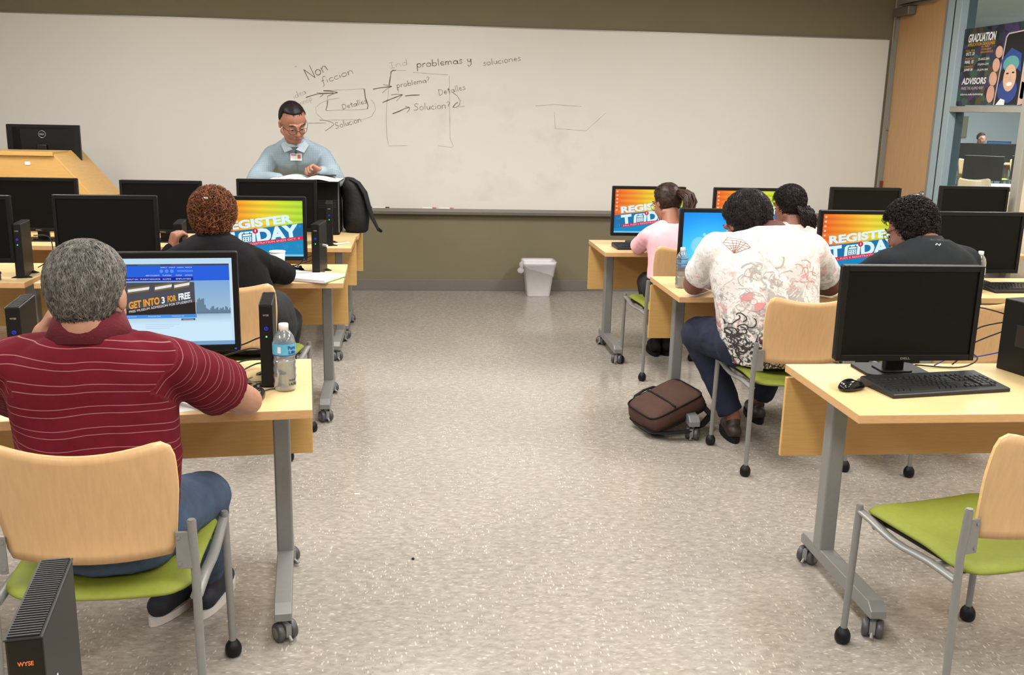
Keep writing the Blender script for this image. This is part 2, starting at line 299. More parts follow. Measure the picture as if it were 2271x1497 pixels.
# whiteboard covering the wall, with its tray and the writing on it
wb = empty('whiteboard', (0, WY - .002, .72), 0, 'wide cream whiteboard with faded handwriting on the back wall', 'whiteboard')
zt = 2.31 - .72
o = MB().box(XL + .02, 4.268, -.016, 0, .02, zt).build('board_panel', M_board, wb)
M_trim = mat('aluminium_trim', (150, 146, 138), .35, metal=.4, var=.02)
t = MB(); t.box(4.268, 4.272, -.018, 0, .02, zt); t.box(XL + .02, 4.25, -.02, 0, zt, zt + .008)
t.build('board_trim', M_trim, wb)
t = MB(); t.prism([(XL + .02, 0, .022), (XL + .02, -.075, .022), (XL + .02, -.088, .034), (XL + .02, -.088, .006), (XL + .02, -.07, -.02), (XL + .02, 0, -.02)], (8.82, 0, 0))
t.build('marker_tray', M_trim, wb)
STROKES = [(1,3,[(-894,1832),(-936,1920)]),(1,3,[(-936,1920),(-841,1855)]),(1,3,[(-841,1855),(-888,1958)]),(1,3,[(-827,1921),(-837,1910),(-839,1896),(-833,1884),(-820,1877),(-806,1880),(-796,1890),(-794,1905),(-800,1917),(-813,1924),(-827,1921)]),(1,3,[(-770,1899),(-792,1940)]),(1,3,[(-785,1926),(-776,1952),(-757,1953),(-732,1920)]),(2,2,[(-755,1868),(-774,1868),(-781,1848),(-765,1794),(-778,1782)]),(2,2,[(-792,1826),(-764,1838)]),(2,2,[(-735,1819),(-744,1844)]),(2,2,[(-748,1857),(-748,1860)]),(2,2,[(-693,1860),(-705,1860),(-715,1854),(-722,1846),(-723,1838),(-717,1832),(-707,1830),(-696,1833),(-686,1840)]),(2,2,[(-650,1876),(-662,1875),(-672,1870),(-679,1862),(-680,1854),(-674,1848),(-664,1846),(-653,1849),(-643,1856)]),(2,2,[(-627,1858),(-635,1883)]),(2,2,[(-640,1896),(-639,1899)]),(2,2,[(-599,1900),(-610,1893),(-615,1883),(-612,1875),(-602,1870),(-589,1872),(-579,1879),(-574,1888),(-577,1897),(-586,1902),(-599,1900)]),(2,2,[(-555,1884),(-565,1913)]),(2,2,[(-562,1903),(-548,1920),(-532,1921),(-518,1898)]),(3,1,[(-1018,1677),(-1027,1699)]),(3,1,[(-1032,1710),(-1032,1713)]),(3,1,[(-995,1709),(-1004,1710),(-1011,1705),(-1014,1697),(-1011,1689),(-1003,1686),(-995,1688),(-989,1695),(-989,1703),(-995,1709)]),(3,1,[(-1003,1739),(-984,1693)]),(3,1,[(-979,1710),(-961,1719),(-967,1728),(-976,1725),(-980,1711),(-970,1700),(-955,1709)]),(3,1,[(-934,1736),(-942,1737),(-950,1732),(-953,1724),(-950,1716),(-942,1713),(-934,1715),(-928,1722),(-928,1730),(-934,1736)]),(3,1,[(-933,1741),(-924,1722),(-918,1722)]),(4,1,[(-985,1594),(-1000,1632)]),(4,1,[(-998,1628),(-996,1633),(-991,1636),(-986,1636),(-981,1633),(-979,1627),(-980,1622),(-984,1618),(-989,1617),(-994,1619)]),(4,1,[(-969,1623),(-976,1642)]),(4,1,[(-974,1635),(-970,1644),(-965,1645)]),(4,1,[(-951,1631),(-958,1647)]),(4,1,[(-961,1655),(-962,1657)]),(4,1,[(-942,1635),(-950,1653)]),(4,1,[(-947,1647),(-943,1658),(-935,1657),(-925,1642)]),(4,1,[(-910,1667),(-916,1666),(-921,1664),(-923,1659),(-923,1653),(-919,1649),(-914,1648),(-909,1649),(-905,1653)]),(4,1,[(-897,1654),(-904,1671)]),(4,1,[(-907,1679),(-907,1681)]),(4,1,[(-880,1640),(-896,1678)]),(4,1,[(-893,1674),(-891,1679),(-887,1682),(-881,1682),(-877,1678),(-875,1673),(-876,1667),(-879,1663),(-884,1662),(-890,1664)]),(101,3,[(-924,1688),(-878,1704),(-821,1721),(-749,1727),(-688,1730)]),(101,3,[(-774,1748),(-718,1747),(-654,1736)]),(101,3,[(-654,1736),(-698,1721),(-742,1702)]),(101,2,[(-831,1732),(-780,1724)]),(101,2,[(-806,1693),(-775,1717)]),(101,1,[(-769,1749),(-595,1760),(-425,1773)]),(101,3,[(-425,1773),(-416,1697),(-393,1632),(-401,1603)]),(101,1,[(-401,1603),(-469,1595),(-649,1588),(-745,1581)]),(101,3,[(-740,1664),(-744,1624),(-757,1585),(-742,1581)]),(101,1,[(-740,1700),(-739,1664)]),(101,1,[(-637,1692),(-735,1672),(-802,1643),(-842,1606),(-840,1556),(-785,1506)]),(101,1,[(-369,1683),(-339,1648),(-331,1597),(-366,1540),(-444,1511),(-599,1507),(-739,1502)]),(101,2,[(-813,1500),(-754,1497),(-698,1480),(-693,1462),(-724,1436),(-766,1409)]),(101,2,[(-909,1472),(-832,1474),(-755,1477)]),(5,2,[(-608,1594),(-618,1635)]),(5,2,[(-618,1635),(-595,1637),(-583,1626),(-587,1606),(-608,1594)]),(5,2,[(-570,1618),(-552,1624),(-556,1633),(-566,1631),(-571,1619),(-564,1608),(-548,1615)]),(5,2,[(-541,1655),(-531,1619),(-523,1619)]),(5,2,[(-548,1639),(-526,1646)]),(5,2,[(-498,1644),(-506,1646),(-514,1642),(-518,1635),(-516,1628),(-509,1624),(-501,1626),(-495,1631),(-493,1639),(-498,1644)]),(5,2,[(-496,1649),(-491,1631),(-484,1630)]),(5,2,[(-477,1632),(-488,1676)]),(5,2,[(-462,1637),(-473,1680)]),(5,2,[(-453,1652),(-434,1658),(-439,1667),(-448,1665),(-454,1653),(-446,1643),(-430,1649)]),(5,2,[(-409,1675),(-421,1675),(-425,1667),(-410,1664),(-406,1657),(-414,1650),(-424,1650)]),(6,2,[(-655,1481),(-671,1483),(-681,1470),(-673,1460),(-654,1456),(-649,1445),(-662,1432),(-677,1432)]),(6,2,[(-628,1470),(-635,1465),(-638,1457),(-636,1449),(-630,1444),(-622,1443),(-615,1448),(-612,1456),(-614,1464),(-620,1470),(-628,1470)]),(6,2,[(-598,1450),(-610,1501)]),(6,2,[(-592,1480),(-584,1459),(-573,1458),(-567,1468),(-571,1486)]),(6,2,[(-571,1486),(-563,1460)]),(6,2,[(-539,1491),(-546,1492),(-553,1488),(-557,1482),(-557,1475),(-554,1469),(-547,1466),(-540,1467),(-534,1472)]),(6,2,[(-523,1472),(-529,1495)]),(6,2,[(-532,1507),(-532,1510)]),(6,2,[(-506,1505),(-513,1500),(-516,1492),(-514,1484),(-508,1479),(-499,1479),(-493,1483),(-490,1491),(-492,1499),(-498,1505),(-506,1505)]),(6,2,[(-477,1485),(-484,1511)]),(6,2,[(-482,1502),(-474,1516),(-464,1514),(-454,1492)]),(7,1,[(-209,1994),(-174,2002)]),(7,1,[(-191,1998),(-181,1951)]),(7,1,[(-198,1947),(-163,1956)]),(7,1,[(-146,1960),(-152,1986)]),(7,1,[(-150,1977),(-134,1992),(-119,1991),(-108,1969)]),(7,1,[(-65,2000),(-77,2001),(-90,1996),(-97,1988),(-95,1980),(-85,1976),(-72,1978),(-62,1985),(-59,1993),(-65,2000)]),(7,1,[(-66,2031),(-55,1982)]),(8,3,[(35,1931),(30,1993)]),(8,3,[(31,1986),(38,1992),(48,1995),(58,1993),(64,1986),(65,1978),(60,1970),(51,1965),(41,1965),(33,1971)]),(8,3,[(80,1967),(78,1997)]),(8,3,[(79,1987),(91,1999),(102,1998)]),(8,3,[(129,2003),(118,1999),(112,1991),(113,1981),(120,1975),(132,1973),(143,1977),(149,1986),(148,1995),(140,2002),(129,2003)]),(8,3,[(164,1977),(160,2034)]),(8,3,[(164,1998),(171,2005),(181,2007),(191,2005),(197,1999),(198,1991),(193,1984),(184,1979),(174,1980),(165,1984)]),(8,3,[(216,1983),(211,2040)]),(8,3,[(233,2000),(260,2005),(256,2017),(242,2017),(232,2002),(240,1988),(264,1992)]),(8,3,[(278,1991),(275,2021)]),(8,3,[(276,2011),(289,2022),(297,2017),(301,1993)]),(8,3,[(299,2013),(313,2025),(323,2020),(328,1997)]),(8,3,[(374,2024),(363,2028),(351,2025),(344,2017),(345,2007),(353,2001),(366,2001),(376,2007),(379,2016),(374,2024)]),(8,3,[(377,2030),(381,2006),(390,2004)]),(8,3,[(419,2036),(402,2038),(395,2028),(415,2022),(419,2013),(406,2006),(393,2008)]),(8,3,[(465,2044),(470,2024),(487,2022),(495,2047)]),(8,3,[(495,2047),(498,2000),(483,1984),(468,1993)]),(9,2,[(625,2020),(611,2021),(605,2012),(622,2007),(626,1999),(615,1992),(604,1994)]),(9,2,[(649,2025),(640,2021),(636,2014),(637,2005),(644,2000),(654,1999),(662,2003),(667,2010),(666,2019),(659,2024),(649,2025)]),(9,2,[(683,2003),(676,2054)]),(9,2,[(694,2033),(700,2011),(714,2009),(722,2019),(720,2037)]),(9,2,[(720,2037),(727,2010)]),(9,2,[(759,2038),(751,2040),(742,2037),(736,2032),(735,2025),(738,2018),(746,2015),(755,2015),(762,2019)]),(9,2,[(775,2018),(771,2042)]),(9,2,[(769,2054),(770,2057)]),(9,2,[(800,2050),(791,2046),(787,2038),(788,2030),(795,2024),(805,2023),(814,2027),(818,2035),(817,2043),(810,2049),(800,2050)]),(9,2,[(832,2027),(827,2054)]),(9,2,[(829,2045),(840,2058),(853,2055),(861,2032)]),(9,2,[(872,2048),(895,2053),(891,2063),(879,2063),(871,2049),(879,2037),(899,2041)]),(9,2,[(927,2069),(913,2070),(907,2061),(924,2056),(928,2048),(918,2041),(907,2043)]),(102,3,[(-147,1936),(-178,1932),(-193,1920),(-203,1859),(-211,1805)]),(102,3,[(-349,1771),(-284,1785),(-210,1794),(-188,1798)]),(102,2,[(-262,1811),(-222,1807),(-188,1798)]),(102,2,[(-188,1798),(-235,1774),(-269,1742)]),(102,1,[(-215,1780),(-219,1719),(-229,1676)]),(102,1,[(-229,1676),(-239,1535),(-234,1381),(-219,1301)]),(102,1,[(-141,1933),(-66,1935)]),(102,1,[(-4,1922),(121,1913),(296,1908)]),(102,1,[(308,1902),(313,1732),(317,1547),(320,1361)]),(102,1,[(-219,1291),(-55,1297)]),(102,1,[(217,1299),(326,1289),(351,1296),(332,1336),(319,1367)]),(10,2,[(-137,1764),(-145,1812)]),(10,2,[(-143,1806),(-139,1812),(-132,1815),(-125,1813),(-119,1808),(-118,1802),(-121,1795),(-127,1791),(-135,1791),(-141,1795)]),(10,2,[(-106,1794),(-110,1818)]),(10,2,[(-108,1810),(-101,1820),(-93,1820)]),(10,2,[(-74,1825),(-81,1821),(-85,1814),(-84,1807),(-78,1802),(-70,1802),(-62,1806),(-58,1813),(-60,1820),(-66,1825),(-74,1825)]),(10,2,[(-46,1807),(-54,1851)]),(10,2,[(-48,1823),(-44,1829),(-37,1831),(-29,1830),(-24,1826),(-23,1819),(-26,1813),(-32,1810),(-40,1809),(-46,1812)]),(10,2,[(-10,1814),(-17,1858)]),(10,2,[(2,1829),(21,1834),(17,1843),(7,1842),(1,1830),(8,1819),(25,1824)]),(10,2,[(35,1823),(30,1847)]),(10,2,[(32,1839),(40,1849),(47,1845),(51,1827)]),(10,2,[(48,1842),(57,1852),(65,1848),(70,1831)]),(10,2,[(101,1855),(93,1857),(85,1854),(80,1847),(82,1840),(88,1836),(97,1836),(104,1841),(106,1849),(101,1855)]),(10,2,[(104,1859),(108,1841),(114,1840)]),(10,2,[(111,1877),(121,1887),(134,1882),(126,1864),(126,1854)]),(10,2,[(128,1845),(129,1844)]),(102,1,[(-132,1788),(-129,1746)]),(102,3,[(-270,1660),(-192,1693),(-129,1718),(-95,1731)]),(102,2,[(-195,1727),(-148,1733),(-95,1731)]),(102,2,[(-95,1731),(-123,1703),(-148,1675)]),(102,3,[(-73,1720),(-17,1728),(53,1732)]),(11,2,[(226,1731),(214,1779)]),(11,2,[(214,1779),(240,1779),(254,1767),(249,1743),(226,1731)]),(11,2,[(267,1756),(287,1762),(283,1772),(272,1771),(266,1757),(274,1745),(292,1751)]),(11,2,[(300,1797),(310,1756),(319,1755)]),(11,2,[(292,1779),(316,1785)]),(11,2,[(347,1782),(338,1784),(329,1781),(325,1773),(327,1765),(334,1760),(344,1761),(351,1767),(352,1775),(347,1782)]),(11,2,[(349,1787),(355,1767),(362,1765)]),(11,2,[(370,1767),(359,1818)]),(11,2,[(386,1771),(375,1822)]),(11,2,[(397,1788),(417,1795),(412,1805),(402,1804),(396,1790),(404,1778),(422,1784)]),(11,2,[(445,1813),(432,1813),(428,1804),(444,1800),(448,1792),(439,1785),(429,1785)]),(102,2,[(344,1756),(379,1733),(408,1691),(399,1654),(373,1634),(342,1633)]),(102,3,[(342,1633),(361,1659),(386,1678)]),(102,1,[(386,1638),(446,1644)]),(102,3,[(-183,1567),(-130,1587),(-80,1612),(-36,1624)]),(102,2,[(-73,1631),(-36,1624),(-36,1607),(-58,1579)]),(12,2,[(40,1654),(22,1659),(7,1648),(14,1635),(35,1626),(38,1612),(21,1601),(2,1604)]),(12,2,[(69,1636),(60,1632),(54,1624),(55,1614),(61,1607),(71,1605),(80,1608),(85,1617),(84,1626),(78,1633),(69,1636)]),(12,2,[(100,1607),(98,1666)]),(12,2,[(114,1639),(118,1614),(132,1610),(140,1621),(140,1641)]),(12,2,[(140,1641),(144,1611)]),(12,2,[(179,1639),(171,1642),(162,1640),(156,1634),(154,1626),(157,1618),(164,1614),(172,1613),(180,1617)]),(12,2,[(193,1615),(191,1642)]),(12,2,[(190,1656),(191,1659)]),(12,2,[(220,1648),(211,1644),(206,1636),(207,1627),(213,1619),(223,1617),(232,1621),(237,1629),(236,1639),(230,1646),(220,1648)]),(12,2,[(250,1619),(248,1650)]),(12,2,[(248,1640),(261,1653),(273,1649),(279,1622)]),(12,2,[(287,1671),(300,1682),(315,1673),(302,1651),(302,1639)]),(12,2,[(303,1627),(304,1625)]),(103,2,[(-1012,1944),(-997,1942)]),(104,1,[(1071,1661),(1240,1677),(1482,1666)]),(104,1,[(1242,1614),(1254,1470),(1531,1456),(1707,1617)])]
inks = [mat('marker_ink_faint', (176, 166, 156), .6), mat('marker_ink_mid', (132, 118, 110), .6), mat('marker_ink_dark', (104, 88, 84), .6)]
sbs = {}
for gid, d, pts in STROKES:
    wdt = (.0020, .0025, .0031 if gid < 100 else .0038)[d - 1]; sb = sbs.setdefault(gid, MB())
    P = [Vector((x / 1000, 0, z / 1000)) for x, z in pts]
    Q = [P[0]]
    for a, b in zip(P, P[1:]):
        k = max(1, int((b - a).length / .03))
        Q += [a.lerp(b, i / k) for i in range(1, k + 1)]
    vs = []
    for i, p in enumerate(Q):
        tdir = Q[min(i + 1, len(Q) - 1)] - Q[max(0, i - 1)]
        if tdir.length < 1e-6: tdir = Vector((1, 0, 0))
        tdir.normalize(); nrm = Vector((-tdir.z, 0, tdir.x)) * (wdt * (.7 + .6 * random.random()))
        for s_ in (1, -1): vs.append((p.x + nrm.x * s_, -.0172, p.z - .72 + nrm.z * s_))
    sb.add(vs, [[2 * i, 2 * i + 1, 2 * i + 3, 2 * i + 2] for i in range(len(Q) - 1)], d - 1, False)
for gid, sb in sbs.items(): sb.build('marker_writing' if gid < 100 else 'marker_drawing', inks, wb)
# erased-marker smudges: real residue on the board
def smudge_mat():
    m = mat('erased_marker_residue', (196, 198, 182), .5, spec=.3)
    b = m.node_tree.nodes['Principled BSDF']
    tc = nd(m, 'ShaderNodeTexCoord'); n = nd(m, 'ShaderNodeTexNoise'); n.inputs['Scale'].default_value = 2.6; n.inputs['Detail'].default_value = 6; n.inputs['Roughness'].default_value = .55
    lk(m, tc.outputs['Object'], n.inputs['Vector'])
    r = nd(m, 'ShaderNodeMapRange'); r.inputs['From Min'].default_value = .5; r.inputs['From Max'].default_value = .75; r.inputs['To Max'].default_value = .16
    lk(m, n.outputs['Fac'], r.inputs['Value']); 
    g = nd(m, 'ShaderNodeTexGradient', gradient_type='SPHERICAL'); mp = nd(m, 'ShaderNodeMapping'); mp.inputs['Location'].default_value = (-.75 * .75, 0, -.55 * 1.6); mp.inputs['Scale'].default_value = (.75, 1, 1.6)
    lk(m, tc.outputs['Object'], mp.inputs[0]); lk(m, mp.outputs[0], g.inputs['Vector'])
    mr = nd(m, 'ShaderNodeMapRange'); mr.inputs['From Max'].default_value = .5; lk(m, g.outputs['Fac'], mr.inputs['Value'])
    mu = nd(m, 'ShaderNodeMath', operation='MULTIPLY'); lk(m, r.outputs[0], mu.inputs[0]); lk(m, mr.outputs[0], mu.inputs[1]); lk(m, mu.outputs[0], b.inputs['Alpha'])
    return m
sm = smudge_mat()
MB().quad((-.65, -.0166, .1), (2.2, -.0166, .1), (2.2, -.0166, 1.2), (-.65, -.0166, 1.2)).build('erased_smudges', sm, wb)
# markers and eraser on the tray
def marker(x, ln, col, label):
    mb = MB(); mb.tube([(-ln / 2, 0, 0), (ln / 2 - .035, 0, 0)], .0085, 10, 0); mb.tube([(ln / 2 - .035, 0, 0), (ln / 2, 0, 0)], .0095, 10, 1)
    o = mb.build('marker', [M_white if col != (20, 20, 20) else M_black, mat('marker_cap', col, .35)], loc=(x, WY - .052, .7518)); tag(o, label, 'marker', None); return o
marker(-.415, .10, (20, 20, 20), 'short black marker at the left end of the tray, beside the backpack')
marker(-.29, .15, (24, 24, 24), 'long black marker on the tray to the right of the short black one')
marker(.14, .12, (190, 60, 50), 'white marker with red cap on the tray below the faded box')
marker(.29, .13, (200, 90, 80), 'white marker with pinkish red cap, rightmost marker on the tray')
er = MB(); er.rbox(-.06, .06, -.022, .022, 0, .012, .006, 'z', 1); er.rbox(-.06, .06, -.022, .022, .012, .03, .006, 'z', 0)
# ---- door in the right wall
door = MB()
M_door = mat('maple_door', (190, 150, 104), .45, var=.07, vscale=7, stretch=(1, 10, .7))
door.box(XR + .002, XR + .045, 7.905, 8.715, .012, 2.6)
od = struct(door, 'door_1', M_door, bevel=.002)
fr = MB()
fr.box(XR - .025, XR + .1, 8.72, 8.75, 0, 2.65); fr.box(XR - .025, XR + .1, 7.855, 7.90, 0, 2.65); fr.box(XR - .025, XR + .1, 7.90, 8.72, 2.605, 2.65)
M_fr2 = mat('grey_door_frame', (132, 130, 124), .45, var=.02)
fr.build('door_frame', M_fr2, od)
h = MB(); h.box(XR - .012, XR + .002, 8.70, 8.728, 1.52, 1.64); h.tube([(XR - .014, 8.716, 1.52), (XR - .014, 8.716, 1.64)], .008, 8); h.build('hinge', M_fr2, od)
h = MB(); h.box(XR - .014, XR + .002, 8.70, 8.728, .90, 1.06); h.tube([(XR - .016, 8.716, .90), (XR - .016, 8.716, 1.06)], .009, 8); h.build('hinge', mat('rusty_hinge', (110, 52, 40), .5), od)
h = MB(); h.lathe([(0, .012), (.032, .012), (.034, 0), (.034, -.002)], 20, M=Matrix.Translation((XR, 7.975, .998)) @ Matrix.Rotation(-PI / 2, 4, 'Y'))
h.tube([(XR - .005, 7.975, .998), (XR - .055, 7.975, .998), (XR - .058, 8.0, .997), (XR - .056, 8.09, .992)], [.011, .011, .011, .008], 10)
h.build('door_lever', M_chrome, od)
h = MB(); h.rbox(XR - .075, XR - .005, 8.43, 8.70, 2.50, 2.57, .008, 'y'); h.box(XR - .05, XR - .03, 8.05, 8.6, 2.575, 2.59); h.build('door_closer', mat('closer_metal', (120, 118, 114), .4, metal=.5), od, bevel=.004)
# ---- glazed side light with its pale blue grey frame
M_bf = mat('pale_blue_grey_frame', (158, 176, 184), .4, var=.02)
M_mul = mat('grey_mullion', (150, 148, 140), .4, var=.02)
M_dark = mat('dark_gasket', (28, 36, 44), .6)
wf = MB(); wf.box(XR - .03, XR + .10, 7.755, 7.855, 0, 2.75); wf.box(XR - .03, XR + .10, 7.65, 7.738, 0, 2.75); wf.box(XR - .031, XR + .10, 7.738, 7.755, 0, 2.75, 1)
wf.box(XR - .025, XR + .09, 6.69, 7.65, .90, .955); wf.box(XR - .02, XR + .09, 6.69, 7.65, .35, .90)
win = struct(wf, 'window_1', [M_bf, M_dark], bevel=.003)
f2 = MB(); f2.box(XR - .035, XR + .1, 6.60, 6.69, .35, 2.75); f2.box(XR - .03, XR + .09, 6.69, 7.65, 1.685, 1.73); f2.box(XR - .03, XR + .09, 6.60, 7.755, 2.70, 2.75)
f2.build('window_frame', M_mul, win, bevel=.003)
g = bpy.data.materials.new('window_glass'); g.use_nodes = True
gb = g.node_tree.nodes['Principled BSDF']; gb.inputs['Base Color'].default_value = rgb(200, 210, 212); gb.inputs['Roughness'].default_value = .02; gb.inputs['Transmission Weight'].default_value = 1; gb.inputs['IOR'].default_value = 1.45
# thin architectural glass: mix of clear transparency and a sharp reflection
nt = g.node_tree; tr = nd(g, 'ShaderNodeBsdfTransparent'); tr.inputs[0].default_value = rgb(205, 214, 216); gl = nd(g, 'ShaderNodeBsdfGlossy'); gl.inputs['Roughness'].default_value = .02
lw_ = nd(g, 'ShaderNodeLayerWeight'); lw_.inputs[0].default_value = .5; pw_ = nd(g, 'ShaderNodeMath', operation='POWER'); pw_.inputs[1].default_value = 5; lk(g, lw_.outputs['Facing'], pw_.inputs[0]); fz = nd(g, 'ShaderNodeMath', operation='MULTIPLY_ADD'); fz.inputs[1].default_value = .9; fz.inputs[2].default_value = .04; lk(g, pw_.outputs[0], fz.inputs[0]); mx = nd(g, 'ShaderNodeMixShader'); lk(g, fz.outputs[0], mx.inputs[0]); lk(g, tr.outputs[0], mx.inputs[1]); lk(g, gl.outputs[0], mx.inputs[2]); lk(g, mx.outputs[0], nt.nodes['Material Output'].inputs['Surface'])
M_glass = g
p = MB(); p.box(XR + .03, XR + .036, 6.69, 7.65, .955, 1.685); p.build('window_pane', M_glass, win)
p = MB(); p.box(XR + .03, XR + .036, 6.69, 7.65, 1.73, 2.70); p.build('window_pane', M_glass, win)
# light switch plate near the frame edge
# ---- poster stuck on the glass
def poster_bg():
    m = bpy.data.materials.new('poster_print'); m.use_nodes = True; b = m.node_tree.nodes['Principled BSDF']; b.inputs['Roughness'].default_value = .35
    tc = nd(m, 'ShaderNodeTexCoord'); v = nd(m, 'ShaderNodeTexVoronoi'); v.inputs['Scale'].default_value = 16; lk(m, tc.outputs['Object'], v.inputs['Vector'])
    sp = nd(m, 'ShaderNodeSeparateColor'); lk(m, v.outputs['Color'], sp.inputs[0])
    r = nd(m, 'ShaderNodeValToRGB'); r.color_ramp.interpolation = 'CONSTANT'; cs = [(.0, (22, 24, 28)), (.25, (34, 52, 56)), (.42, (48, 42, 76)), (.58, (30, 34, 50)), (.7, (52, 78, 66)), (.84, (74, 62, 40)), (.93, (60, 44, 84))]
    el = r.color_ramp.elements; el[0].position = 0; el[0].color = rgb(*cs[0][1]); el[1].position = .25; el[1].color = rgb(*cs[1][1])
    for pz, c in cs[2:]: e = el.new(pz); e.color = rgb(*c)
    lk(m, sp.outputs[0], r.inputs[0]); lk(m, r.outputs[0], b.inputs['Base Color']); return m
PY0, PY1, PZ0, PZ1 = 7.645, 6.72, 1.74, 2.32       # left/right edge (y), bottom/top
po = empty('poster', (XR + .018, (PY0 + PY1) / 2, PZ0), 0, 'dark graduation deadlines poster with a hand holding a phone, stuck on the side window', 'poster')
pw = PY0 - PY1; ph = PZ1 - PZ0
pb = MB(); pb.box(0, .002, -pw / 2, pw / 2, 0, ph); pb.build('poster_sheet', poster_bg(), po)
def PP(u, v, l=1): return (-.0008 * l, pw / 2 - u * pw, v * ph)      # u to the right, v up, as seen in the room
pm = [mat('poster_white', (226, 226, 226), .5), mat('poster_yellow', (196, 152, 40), .5), mat('poster_skin', (206, 158, 136), .5, var=.08, vscale=12), mat('poster_phone', (22, 22, 26), .4), mat('poster_cap', (40, 66, 130), .5), mat('poster_teal', (88, 150, 148), .5), mat('poster_face', (206, 168, 140), .5, var=.06), mat('poster_hair', (32, 26, 30), .6), mat('poster_edge', (190, 176, 176), .4)]
du = (0, -1, 0); dv = (0, 0, 1)
def ptxt(s, u, v, wd, hh, mi, bold=.02): pt = MB(); put_text(pt, s, PP(u, v), du, dv, wd * pw, hh * ph, bold, mi, .12); pt.build('lettering', pm, po)
ptxt('GRADUATION', .07, .815, .40, .11, 0, .03); ptxt('APPLICATION DEADLINES', .07, .765, .40, .042, 1, .02)
for i, (a, b_) in enumerate((('FALL 2016', 'OCT. 21'), ('SPRING 2017', 'MAR. 15'), ('SUMMER 2017', 'JUNE 30'))):
    ptxt(a, .06, .70 - i * .105, .13, .024, 1, .01); ptxt(b_, .06, .648 - i * .105, .13, .042, 0, .03)
    ptxt(('23-AUG-26A', '23-JAN-27A', '23-JUN-30A')[i], .26, .575 - i * .07, .16, .03, 0, .01)
for i in range(3): ptxt(('FALL SPRING', 'COMMENCEMENT', 'GRADUATION DATE')[i], .28, .735 - i * .035, .12 + .03 * i, .024, 1, .01)
ptxt('ADVISORS', .05, .27, .36, .085, 0, .03); ptxt('MAKE THE ALAMO WAY', .05, .20, .34, .04, 8, .01); ptxt('alamo.edu/advising', .05, .12, .34, .035, 0, .01)
pp = MB()
def pblob(cx, cy, rx, ry, mi, l, rot=0, n=28):
    vs = []
    for k in range(n):
        a = 2 * PI * k / n; x = rx * math.cos(a); y = ry * math.sin(a); cr, sr = math.cos(rot), math.sin(rot)
        vs.append(PP(cx + x * cr - y * sr, cy + (x * sr + y * cr), l))
    pp.add(vs, [list(range(n))], mi, False)
# hand behind the phone
for (cx, cy, rx, ry, ro) in ((.55, .66, .05, .075, .1), (.53, .50, .05, .085, .1), (.51, .33, .055, .09, .1), (.50, .14, .055, .11, 0), (.92, .62, .06, .20, -.15), (.93, .35, .075, .28, 0), (.9, .14, .10, .14, 0)):
    pblob(cx, cy, rx, ry, 2, 1, ro)
pp.add([PP(*q, 2) for q in ((.56, 0), (.90, 0), (.92, .86), (.90, .9), (.65, .88), (.62, .84))], [[5, 4, 3, 2, 1, 0]], 8, False)
pp.add([PP(*q, 3) for q in ((.575, 0), (.885, 0), (.905, .85), (.885, .885), (.66, .865), (.635, .83))], [[5, 4, 3, 2, 1, 0]], 3, False)
pblob(.745, .33, .115, .22, 7, 4); pblob(.73, .18, .13, .16, 4, 5)
pp.add([PP(*q, 5) for q in ((.60, .55), (.72, .70), (.86, .62), (.88, .40), (.70, .52), (.62, .42))], [[5, 4, 3, 2, 1, 0]], 4, False)
pblob(.74, .50, .105, .10, 5, 6, .2); pblob(.745, .33, .085, .165, 6, 7); 
pblob(.71, .385, .018, .010, 7, 8); pblob(.785, .395, .018, .010, 7, 8); pblob(.755, .33, .014, .03, 2, 8); pblob(.75, .255, .038, .024, 0, 8, .1)
pp.add([PP(*q, 8) for q in ((.60, 0), (.66, .08), (.72, .06), (.72, 0))], [[3, 2, 1, 0]], 0, False)
pp.build('poster_picture', pm, po)
# ---------------------------------------------------------------- room beyond the glass
M_far = mat('far_room_wall', (205, 205, 202), .85, var=.03, vscale=2)
struct(MB().box(XR + .12, 19, 3.0, 24.2, -.08, 0), 'floor_beyond_window', mat('far_room_carpet', (92, 92, 88), .9, var=.1, vscale=12))
struct(MB().box(XR + .12, 19, 24.0, 24.2, 0, 3.2), 'wall_beyond_window', M_far)
struct(MB().box(19, 19.1, 3.0, 24.2, 0, 3.2), 'wall_far_right', M_far)
struct(MB().box(XR + .12, 19.1, 3.0, 24.2, 3.2, 3.26), 'ceiling_beyond_window', M_far)
